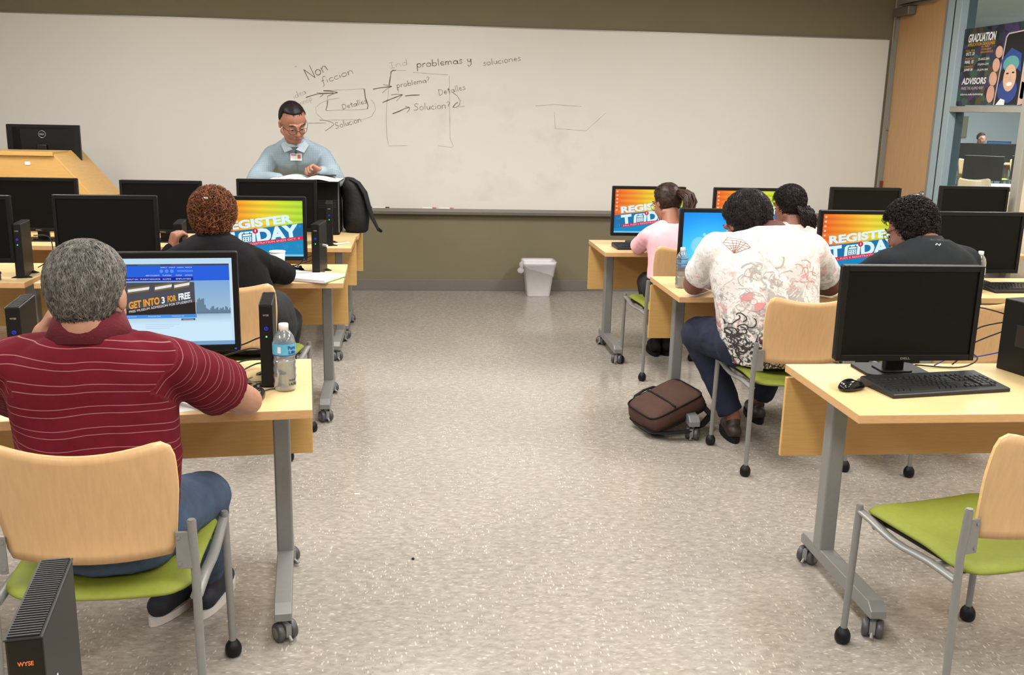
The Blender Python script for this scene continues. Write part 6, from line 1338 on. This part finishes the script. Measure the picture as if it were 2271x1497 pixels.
# prints: drawn flat and laid onto the cloth
def bvh_of(o, org_):
    return BVHTree.FromPolygons([v.co + org_ for v in o.data.vertices], [list(p.vertices) for p in o.data.polygons])
def decal_lines(name, lines, w_, bvh, org_, body, m, y0, off=.0018):
    mb = MB()
    for ln in lines:
        P = [Vector((a, 0, c)) for a, c in ln]; Q = [P[0]]
        for a, c in zip(P, P[1:]):
            k = max(1, int((c - a).length / .006)); Q += [a.lerp(c, i / k) for i in range(1, k + 1)]
        row = []
        for i, p in enumerate(Q):
            t = (Q[min(i + 1, len(Q) - 1)] - Q[max(0, i - 1)]).normalized(); nn = V(-t.z, 0, t.x) * w_
            pr = []
            for sg in (1, -1):
                q = p + nn * sg; h = bvh.ray_cast(V(q.x, y0, q.z), V(0, 1, 0)); pr.append(None if h[0] is None else h[0] + V(0, -off, 0) )
            row.append(pr)
        for a, c in zip(row, row[1:]):
            if None in a or None in c: continue
            mb.add([a[0], a[1], c[1], c[0]], [(0, 1, 2, 3)], 0, False)
    return addpart(mb, name, m, body, org_)
def decal_fill(name, inside, x0, x1, z0, z1, st, bvh, org_, body, m, y0, off=.0015):
    mb = MB(); nx = int((x1 - x0) / st); nz = int((z1 - z0) / st)
    for i in range(nx):
        for j in range(nz):
            x = x0 + i * st; z = z0 + j * st
            if not inside(x + st / 2, z + st / 2): continue
            q = []
            for dx, dz in ((0, 0), (1, 0), (1, 1), (0, 1)):
                h = bvh.ray_cast(V(x + dx * st, y0, z + dz * st), V(0, 1, 0)); q.append(None if h[0] is None else h[0] + V(0, -off, 0))
            if None in q: continue
            mb.add(q, [(0, 1, 2, 3)], 0, False)
    return addpart(mb, name, m, body, org_)
bv = bvh_of(tee, tee_org); M_pb = mat('print_brown', (150, 92, 70), .8); M_pr = mat('print_red', (220, 150, 152), .8); M_pg = mat('print_grey', (182, 178, 175), .8); M_pd = mat('print_dark', (60, 56, 58), .8)
Y0 = 4.0
def gl(u, v): # globe diamond local to metres
    return (1.425 + u * .100, 1.035 + v * .042)
G_ = [[gl(*p) for p in ((-.0, .35), (.25, .95), (.75, .9), (1.05, .15), (.35, -.55), (.0, .35))]]
for k in range(1, 6): t = k / 6; G_.append([gl(.25 * t * 1.0 + (.0) * (1 - t) + .8 * t, .35 + .55 * (1 - abs(2 * t - 1)) ** .5 if False else .35 + .5 * math.sin(PI * t)), gl(.35, -.55)])
for k in range(1, 4): t = k / 4; G_.append([gl(.0 + .35 * t, .35 - .9 * t), gl(.35 + .15, .45 - .7 * t), gl(1.05 - .7 * t, .15 - .7 * t)])
G_.append([gl(.02, .4), gl(.5, .5), gl(1.03, .18)]); G_.append([gl(.12, .65), gl(.5, .78), gl(.95, .5)])
decal_lines('globe_print', G_, .0009, bv, tee_org, tee, M_pb, Y0)
def disc(cx, cz, r0, r1, a0=0, a1=360):
    def f(x, z):
        d = math.hypot(x - cx, (z - cz) * 1.15); a = math.degrees(math.atan2(z - cz, x - cx)) % 360
        return r0 < d < r1 and (a0 < a < a1 or a0 < (a + 180) % 360 < a1)
    return f
decal_fill('record_print', disc(1.545, .80, .014, .050, 100, 175), 1.48, 1.61, .74, .86, .003, bv, tee_org, tee, M_pr, Y0)
decal_lines('record_print', [[(1.545 + .052 * math.cos(a), .80 + .044 * math.sin(a)) for a in [2 * PI * k / 30 for k in range(31)]], [(1.545 + .016 * math.cos(a), .80 + .014 * math.sin(a)) for a in [2 * PI * k / 16 for k in range(17)]]], .0012, bv, tee_org, tee, M_pr, Y0)
def mic(x, z):
    u = (x - 1.745) * .80 + (z - .815) * .60; v = -(x - 1.745) * .60 + (z - .815) * .80
    u, v = (x - 1.745) * .75 - (z - .83) * -.66, -(x - 1.745) * .66 + (z - .83) * .75
    if abs(u) < .026 and -.01 < v < .055 and (int((v + .5) / .007) % 2): return True
    return (abs(u) < .030 and (-.016 < v < -.010)) or (abs(u) < .013 and -.075 < v < -.02)
decal_fill('microphone_print', mic, 1.66, 1.84, .74, .92, .003, bv, tee_org, tee, M_pg, Y0)
def scribble(cx, cz, w_, h_, n, seed):
    r_ = random.Random(seed); out = []
    for i in range(n):
        x = cx + r_.uniform(-w_, w_); z = cz + r_.uniform(-h_, h_); a = r_.uniform(0, 6.28); P = []
        for k in range(9): P.append((x, z)); a += r_.uniform(-.2, .9); x += .011 * math.cos(a); z += .009 * math.sin(a)
        out.append(P)
    return out
decal_lines('script_print', [[(1.605, .905), (1.59, .915), (1.575, .905), (1.585, .89), (1.60, .88), (1.60, .865), (1.585, .858), (1.57, .866)], [(1.625, .90), (1.62, .87), (1.635, .865)], [(1.65, .895), (1.66, .87), (1.675, .895)]] + scribble(1.60, .95, .05, .03, 5, 4), .0032, bv, tee_org, tee, M_pg, Y0)
decal_lines('car_print', [[(1.60, .758), (1.64, .768), (1.69, .770), (1.73, .762), (1.75, .750)], [(1.59, .742), (1.66, .752), (1.74, .744), (1.78, .738)], [(1.62, .765), (1.66, .78), (1.70, .778), (1.72, .765)]], .0035, bv, tee_org, tee, M_pr, Y0)
decal_lines('line_drawing_print', scribble(1.80, .88, .05, .05, 6, 8) + scribble(1.82, .96, .04, .04, 4, 9), .0014, bv, tee_org, tee, M_pr, Y0)
decal_lines('line_drawing_print', scribble(1.64, .92, .09, .05, 10, 12) + scribble(1.50, .86, .06, .09, 8, 15), .0014, bv, tee_org, tee, M_pg, Y0)
def bull(x, z): return ((x - 1.655) / .040) ** 2 + ((z - .815) / .016) ** 2 < 1 or (abs(abs(x - 1.655) - .026) < .007 and .775 < z < .81) or ((x - 1.625) / .016) ** 2 + ((z - .832) / .015) ** 2 < 1
decal_fill('dog_print', bull, 1.60, 1.71, .77, .86, .003, bv, tee_org, tee, M_pg, Y0)
decal_lines('line_drawing_print', scribble(1.49, .64, .05, .07, 18, 21) + scribble(1.44, .60, .03, .05, 8, 22), .0026, bv, tee_org, tee, M_pd, Y0)
# ---- man in black T shirt
org = V(2.53, 4.36, 0); hd = ((2.435, 4.59, 1.095), (-.50, .74, -.45), (-.15, .45, .85), 1.12)
b, so, M = person('man in a black T-shirt with dark curly hair, behind the unlit foreground monitor', None, org, hd, (2.475, 4.47, 1.03),
    [(2.54, 4.38, .48, .18, .13), (2.53, 4.39, .60, .20, .14), (2.50, 4.41, .78, .205, .14), (2.485, 4.44, .90, .215, .13), (2.475, 4.45, .985, .20, .11), (2.475, 4.455, 1.04, .125, .08), (2.475, 4.46, 1.07, .07, .06)],
    (1, 0, 0), (0, 1, 0),
    [((2.285, 4.475, .95), (2.19, 4.72, .79), (2.36, 4.90, .777), (.8, .5, 0), (0, 0, 1), 1, .5), ((2.675, 4.475, .955), (2.78, 4.72, .79), (2.62, 4.90, .777), (-.8, .5, 0), (0, 0, 1), -1, .5)],
    [((2.43, 4.44, .55), (2.40, 4.80, .53), (2.42, 4.90, .11), (0, 1, 0)), ((2.63, 4.44, .55), (2.67, 4.80, .53), (2.64, 4.92, .11), (0, 1, 0))],
    M_skinB, mat('charcoal_cotton', (36, 40, 43), .9, var=.06, bump=.2, bscale=500, spec=.2), M_dktr, (M_brshoe, M_blackm), sleeve=.8, sleeve_r=(.072, .068), armr=(.055, .048, .040, .028), wr=(.005, 11))
hs = hair_shell(hd[0], M, hd[3], .024, full_hair, .012, 40); add_strands(hs, hd[0], M, hd[3], .026, full_hair, 2200, .032, .0018, .007, .008, 9, 7); addpart(hs, 'hair', Md, b, org)
glasses(b, hd[0], M, hd[3], org, M_black); eyes(b, hd[0], M, hd[3], org)
band(b, org, (2.475, 4.485, 1.078, .012), (.062, .056), (2.475, 4.475, 1.056, .008), (.076, .066), mat('black_rib', (34, 37, 40), .9), 'neckband', .006, -90, 270)
bv = bvh_of(so, org); decal_lines('collar_print', [[(2.452, 1.052), (2.462, 1.058), (2.470, 1.050), (2.480, 1.058)]], .0022, bv, org, so, M_pg, 4.1)
# ---- woman with curly red hair
org = V(-.84, 4.68, 0); hd = ((-.952, 4.78, 1.095), (.05, .95, -.30), (0, .3, 1), .98)
M_jk = mat('black_jacket', (15, 15, 18), .85, var=.1, bump=.25, bscale=300, spec=.2)
b, so, M = person('woman in a black jacket with a bush of curly red hair on the left side', None, org, hd, (-.945, 4.735, .99),
    [(-.80, 4.68, .48, .175, .13), (-.81, 4.69, .60, .19, .135), (-.86, 4.71, .75, .185, .13), (-.915, 4.72, .87, .195, .12), (-.94, 4.725, .945, .185, .105), (-.945, 4.725, 1.00, .11, .075), (-.945, 4.73, 1.02, .07, .06)],
    (1, 0, 0), (0, 1, 0),
    [((-1.115, 4.75, .90), (-1.28, 5.0, .79), (-1.22, 5.06, .90), (.3, -.1, .9), (-.6, -.6, .2), 1, .8), ((-.765, 4.745, .90), (-.655, 5.01, .79), (-.82, 5.14, .777), (-.85, .4, 0), (0, 0, 1), -1, .5)],
    [((-.90, 4.74, .54), (-.93, 5.10, .53), (-.92, 5.16, .11), (0, 1, 0)), ((-.71, 4.72, .54), (-.655, 5.08, .53), (-.70, 5.16, .11), (0, 1, 0))],
    M_skinC, M_jk, M_dktr, (M_blackm, M_blackm), sleeve_full=True, sleeve_r=(.066, .060), hem=((-.665, 4.67, .60), (.105, .15, .17)), shirt_name='jacket', wr=(.006, 11))
Mr = hair_mats('red_curls', (64, 34, 22), (156, 98, 62), .6)
def rh(d): return sstep(-.95, -.75, d.z) * (1 if d.y < .35 else sstep(.15, .35, d.z))
hs = hair_shell(hd[0], M, hd[3], .020, rh, .012, 40); add_strands(hs, hd[0], M, hd[3], .022, rh, 1900, .048, .0019, .0075, .016, 12, 8); addpart(hs, 'hair', Mr, b, org)
P = MB(); pc = Vector(hd[0]) + M @ V(.0, -.135, .065); P.ball(pc, (.012, .006, .008)); addpart(P, 'hair_clip', M_chrome, b, org)
band(b, org, (-.945, 4.745, 1.035, .012), (.066, .058), (-.945, 4.735, .995, .008), (.092, .075), M_jk)
# ---- woman in pink
org = V(1.64, 6.02, 0); hd = ((1.622, 6.19, 1.065), (-.42, .82, -.38), (-.1, .4, .9), .97)
b, so, M = person('woman in a pink short-sleeved shirt with a brown ponytail and glasses near the whiteboard', None, org, hd, (1.64, 6.10, .93),
    [(1.64, 6.02, .47, .15, .11), (1.64, 6.03, .60, .145, .105), (1.64, 6.05, .73, .14, .10), (1.64, 6.07, .84, .155, .10), (1.64, 6.08, .90, .145, .085), (1.64, 6.085, .95, .08, .06)],
    (1, 0, 0), (0, 1, 0),
    [((1.49, 6.085, .865), (1.462, 6.27, .765), (1.60, 6.42, .765), (.7, .7, 0), (0, 0, 1), 1, .4), ((1.79, 6.085, .865), (1.83, 6.28, .765), (1.70, 6.43, .765), (-.7, .7, 0), (0, 0, 1), -1, .4)],
    [((1.565, 6.08, .53), (1.57, 6.40, .51), (1.66, 6.44, .10), (.1, 1, 0)), ((1.715, 6.08, .53), (1.72, 6.42, .51), (1.735, 6.46, .10), (0, 1, 0))],
    M_skinC, mat('pink_cotton', (240, 182, 192), .85, var=.03, bump=.15), M_dktr, (M_blackm, M_blackm), sleeve=.92, sleeve_r=(.055, .058), armr=(.042, .038, .032, .024), legr=(.075, .055, .042), trouser_end=.45, shoe_name='sandal', wr=(.004, 14))
Mb = hair_mats('brown_hair', (34, 24, 20), (88, 62, 50), .45)
hs = hair_shell(hd[0], M, hd[3], .012, full_hair, .004); add_strands(hs, hd[0], M, hd[3], .011, full_hair, 2200, .05, .0013, 0, .003, 21, 5, lambda d: (0, -1, -.1))
pt = [Vector(hd[0]) + M @ V(*q) for q in ((.01, -.10, .03), (.02, -.135, .03), (.035, -.165, -.005), (.04, -.17, -.05), (.03, -.155, -.09), (.01, -.14, -.12))]
for i in range(130):
    r_ = random.Random(i); dx, dy, dz = r_.uniform(-.034, .034), r_.uniform(-.034, .034), r_.uniform(-.02, .02)
    hs.tube([p + V(dx, dy, dz) * (.25, .8, 1.0, 1.0, .9, .7)[k] + V(r_.uniform(-.003, .003), r_.uniform(-.003, .003), 0) for k, p in enumerate(pt)], [.004, .0055, .0055, .005, .004, .0015], 4, r_.choice((0, 1, 1, 2)))
addpart(hs, 'hair', Mb, b, org); glasses(b, hd[0], M, hd[3], org, M_black); eyes(b, hd[0], M, hd[3], org)
# ---- woman with dark curly hair
org = V(2.42, 6.0, 0); hd = ((2.415, 6.14, 1.06), (-.42, .86, -.3), (0, .3, .95), 1.0)
b, so, M = person('woman with long dark curly hair and gold earring, behind the printed shirt', None, org, hd, (2.43, 6.06, .93),
    [(2.42, 6.0, .47, .16, .12), (2.42, 6.01, .60, .155, .11), (2.42, 6.03, .73, .15, .105), (2.43, 6.04, .84, .165, .10), (2.43, 6.05, .905, .155, .09), (2.43, 6.055, .955, .08, .06)],
    (1, 0, 0), (0, 1, 0),
    [((2.27, 6.06, .87), (2.22, 6.26, .77), (2.36, 6.42, .765), (.7, .7, 0), (0, 0, 1), 1, .4), ((2.59, 6.06, .87), (2.65, 6.26, .77), (2.5, 6.42, .765), (-.7, .7, 0), (0, 0, 1), -1, .4)],
    [((2.345, 6.05, .53), (2.35, 6.38, .51), (2.36, 6.44, .10), (0, 1, 0)), ((2.495, 6.05, .53), (2.50, 6.38, .51), (2.50, 6.44, .10), (0, 1, 0))],
    M_skinB, mat('pale_pink_knit', (214, 172, 170), .85, var=.05, bump=.15), M_dktr, (M_blackm, M_blackm), sleeve=.92, sleeve_r=(.055, .055), armr=(.042, .038, .032, .024), legr=(.075, .055, .042), wr=(.004, 14))
hs = hair_shell(hd[0], M, hd[3], .016, full_hair, .008, 40); add_strands(hs, hd[0], M, hd[3], .016, full_hair, 1800, .045, .0016, .006, .006, 31, 8)
r_ = random.Random(44)
for i in range(240):   # long curls falling to the right shoulder
    a = r_.uniform(-1.0, 1.0); x0_ = .02 + .05 * a; P = []; ph = r_.uniform(0, 6); L = r_.uniform(.12, .20)
    for k in range(10):
        t = k / 9; q = V(x0_ + .03 * t + .012 * math.cos(ph + 9 * t), -.085 - .035 * math.sin(PI * t) + r_.uniform(-.002, .002) - .01 * a * a, -.02 + r_.uniform(-.01, .01) - L * t); q.y += .012 * math.sin(ph + 9 * t); P.append(Vector(hd[0]) + M @ q)
    hs.tube(P, [.0035] * 9 + [.0015], 4, caps=False)
addpart(hs, 'hair', Md, b, org); eyes(b, hd[0], M, hd[3], org)
e = MB(); pe = Vector(hd[0]) + M @ V(-.082, -.01, -.045); e.tube([pe + V(.006 * math.cos(t), 0, .008 * math.sin(t)) for t in [2 * PI * k / 12 for k in range(13)]], .0014, 6); addpart(e, 'earring', mat('gold', (220, 180, 90), .25, metal=.9), b, org)
# ---- teacher
org = V(-.84, 7.72, 0); hd = ((-.842, 7.115, 1.508), (.40, -.78, -.52), (.05, -.40, .9), 1.14)
M_chk = checkshirt_mat()
b, so, M = person('man in pale blue checked shirt and glasses reading before the whiteboard', None, org, hd, (-.845, 7.265, 1.36),
    [(-.84, 7.76, .90, .165, .115), (-.84, 7.66, 1.0, .175, .12), (-.84, 7.46, 1.08, .185, .12), (-.84, 7.37, 1.18, .195, .125), (-.843, 7.335, 1.28, .190, .115), (-.845, 7.29, 1.355, .12, .085), (-.845, 7.27, 1.385, .07, .06)],
    (-1, 0, 0), (0, -1, .15),
    [((-1.02, 7.34, 1.265), (-1.115, 7.13, 1.10), (-.93, 6.97, 1.125), (.8, -.45, -.05), (0, .1, 1), -1, .45), ((-.665, 7.34, 1.265), (-.555, 7.14, 1.115), (-.635, 6.97, 1.175), (-.72, -.12, .35), (.15, .55, .75), 1, .75)],
    [((-.93, 7.78, .88), (-.94, 7.80, .48), (-.95, 7.84, .10), (-.1, -1, 0)), ((-.75, 7.78, .88), (-.74, 7.80, .48), (-.73, 7.84, .10), (.1, -1, 0))],
    M_skinC, M_chk, M_dktr, (M_blackm, M_blackm), sleeve_full=True, sleeve_r=(.070, .068), body_vox=.0045, wr=(.006, 12))
def th_(d):
    zl = -.45 if d.y < -.2 else (-.45 + (d.y + .2) * 1.6)
    if d.y > .2: zl = .52 + (d.y - .2) * .18
    return sstep(zl - .06, zl + .06, d.z)
Mt = hair_mats('very_dark_hair', (16, 12, 12), (44, 34, 32), .5)
hs = hair_shell(hd[0], M, hd[3], .006, th_, .002); add_strands(hs, hd[0], M, hd[3], .006, th_, 900, .014, .0011, 0, .003, 41, 4); addpart(hs, 'hair', Mt, b, org)
glasses(b, hd[0], M, hd[3], org, M_black); eyes(b, hd[0], M, hd[3], org)
ml = MB(); Lh = lambda x, y, z: Vector(hd[0]) + M @ (V(x, y, z) * hd[3]); ml.tube([Lh(-.019, .0925, -.0655), Lh(0, .0965, -.0655), Lh(.019, .0925, -.0655)], [.001, .0018, .001], 6); addpart(ml, 'mouth_line', mat('lip_dark', (110, 58, 52), .5), b, org)
# collar: two pointed flaps
cl = MB()
for sx in (-1, 1):
    c0 = V(-.842, 7.195, 1.345)
    pts = [c0 + V(sx * .012, -.035, -.030), c0 + V(sx * .070, .02, .030), c0 + V(sx * .098, .01, .0), c0 + V(sx * .068, -.035, -.052)]
    cl.prism(pts, (0, -.006, .004))
P = [V(-.845 + .078 * math.cos(a), 7.255 + .072 * math.sin(a), 1.378 + .034 * math.sin(a)) for a in [2 * PI * k / 24 for k in range(25)]]
cl.tube(P, .020, 8, flat=.4); addpart(cl, 'collar', mat('collar_pale_blue', (158, 172, 182), .8), b, org)
bvt = bvh_of(so, org)
def onshirt(x, z, off=.003): h = bvt.ray_cast(V(x, 6.8, z), V(0, 1, 0)); return (h[0] if h[0] else V(x, 7.2, z)) + V(0, -off, 0)
pk = MB(); P = [onshirt(-.835 + .01 * (1.33 - z), z) for z in [1.335 - .02 * k for k in range(10)]]; pk.tube(P, .004, 6, flat=.3); addpart(pk, 'button_placket', mat('placket', (128, 144, 158), .8), so, org)
tg = MB(); p = onshirt(-.838, 1.262, .006); tg.box(p.x - .038, p.x + .042, p.y - .004, p.y - .001, p.z - .024, p.z + .026, 0); tg.box(p.x + .012, p.x + .034, p.y - .005, p.y - .004, p.z - .010, p.z + .018, 1); tg.box(p.x - .032, p.x + .004, p.y - .005, p.y - .004, p.z + .012, p.z + .019, 2)
tg.box(p.x - .004, p.x + .006, p.y - .006, p.y + .0, p.z + .024, p.z + .052, 3); addpart(tg, 'id_badge', [M_paper, mat('badge_photo', (190, 110, 90), .5), mat('badge_red', (170, 90, 96), .5), mat('badge_clip', (60, 74, 92), .4)], b, org)
rg = MB(); rg.tube([V(-.700 + .010 * math.cos(a), 6.945, 1.212 + .010 * math.sin(a)) for a in [2 * PI * k / 12 for k in range(13)]], .0018, 6); addpart(rg, 'ring', M_chrome, b, org)
# ---- far person in the room beyond the window: head and shoulders above a monitor
org = V(12.430, 20.800, 0); hd = ((12.430, 20.800, 1.22), (.3, -.9, -.2), (0, -.2, 1), .95)
b, so, M = person('tiny distant person behind the dark monitors in the room beyond the side window', None, org, hd, (12.430, 20.850, 1.06),
    [(12.430, 20.900, .47, .18, .13), (12.430, 20.900, .7, .18, .13), (12.430, 20.880, .9, .19, .12), (12.430, 20.870, 1.0, .16, .1), (12.430, 20.870, 1.06, .08, .06)], (-1, 0, 0), (0, -1, 0),
    [((12.250, 20.850, .97), (12.180, 20.600, .80), (12.330, 20.450, .80), (.7, -.5, 0), (0, 0, 1), -1, .4), ((12.610, 20.850, .97), (12.680, 20.600, .80), (12.530, 20.450, .80), (-.7, -.5, 0), (0, 0, 1), 1, .4)],
    [((12.350, 20.850, .53), (12.350, 20.470, .50), (12.350, 20.450, .10), (0, -1, 0)), ((12.510, 20.850, .53), (12.510, 20.470, .50), (12.510, 20.450, .10), (0, -1, 0))],
    M_skinC, M_jk, M_dktr, (M_blackm, M_blackm), body_vox=.012)
hs = hair_shell(hd[0], M, hd[3], .012, short_hair, .004); addpart(hs, 'hair', Md, b, org)
o = copy_tree(ch); o.location = (12.430, 20.930, 0); o.rotation_euler.z = PI; o['label'] = 'lime and maple chair in the room seen through the side window'; o['group'] = 'chairs in the room beyond the window'
# ---------------------------------------------------------------- camera and light
f_px = 2165.0; pitch = math.radians(13.2); roll = math.radians(1.3); th_ = math.radians(5.9)
Fw = Vector((0, math.cos(pitch), -math.sin(pitch))); U0 = Vector((0, math.sin(pitch), math.cos(pitch))); X0 = Vector((1, 0, 0))
Rr = X0 * math.cos(roll) + U0 * math.sin(roll); Uu = U0 * math.cos(roll) - X0 * math.sin(roll)
Rz_ = Matrix.Rotation(-th_, 3, 'Z')
Fw, Rr, Uu = Rz_ @ Fw, Rz_ @ Rr, Rz_ @ Uu
cd = bpy.data.cameras.new('camera'); cam = bpy.data.objects.new('camera', cd); COL.objects.link(cam)
Mc = Matrix((Rr, Uu, -Fw)).transposed().to_4x4(); Mc.translation = Vector((0, 0, 1.635)); cam.matrix_world = Mc
cd.sensor_fit = 'HORIZONTAL'; cd.sensor_width = 36; cd.lens = 36 * f_px / 2271; cd.clip_start = .05; cd.clip_end = 100
SC.camera = cam
w = bpy.data.worlds.new('world'); SC.world = w; w.use_nodes = True
bg_ = w.node_tree.nodes['Background']; bg_.inputs[0].default_value = rgb(226, 218, 206); bg_.inputs[1].default_value = .35
vs_ = SC.view_settings
SC.view_settings.view_transform = 'Standard'; SC.view_settings.look = 'None'; SC.view_settings.gamma = 1; SC.view_settings.use_curve_mapping = False; SC.view_settings.exposure = 0.0

SC.cycles.max_bounces = 7; SC.cycles.diffuse_bounces = 4; SC.cycles.glossy_bounces = 3; SC.cycles.transmission_bounces = 4; SC.cycles.transparent_max_bounces = 12; SC.cycles.caustics_reflective = False; SC.cycles.caustics_refractive = False
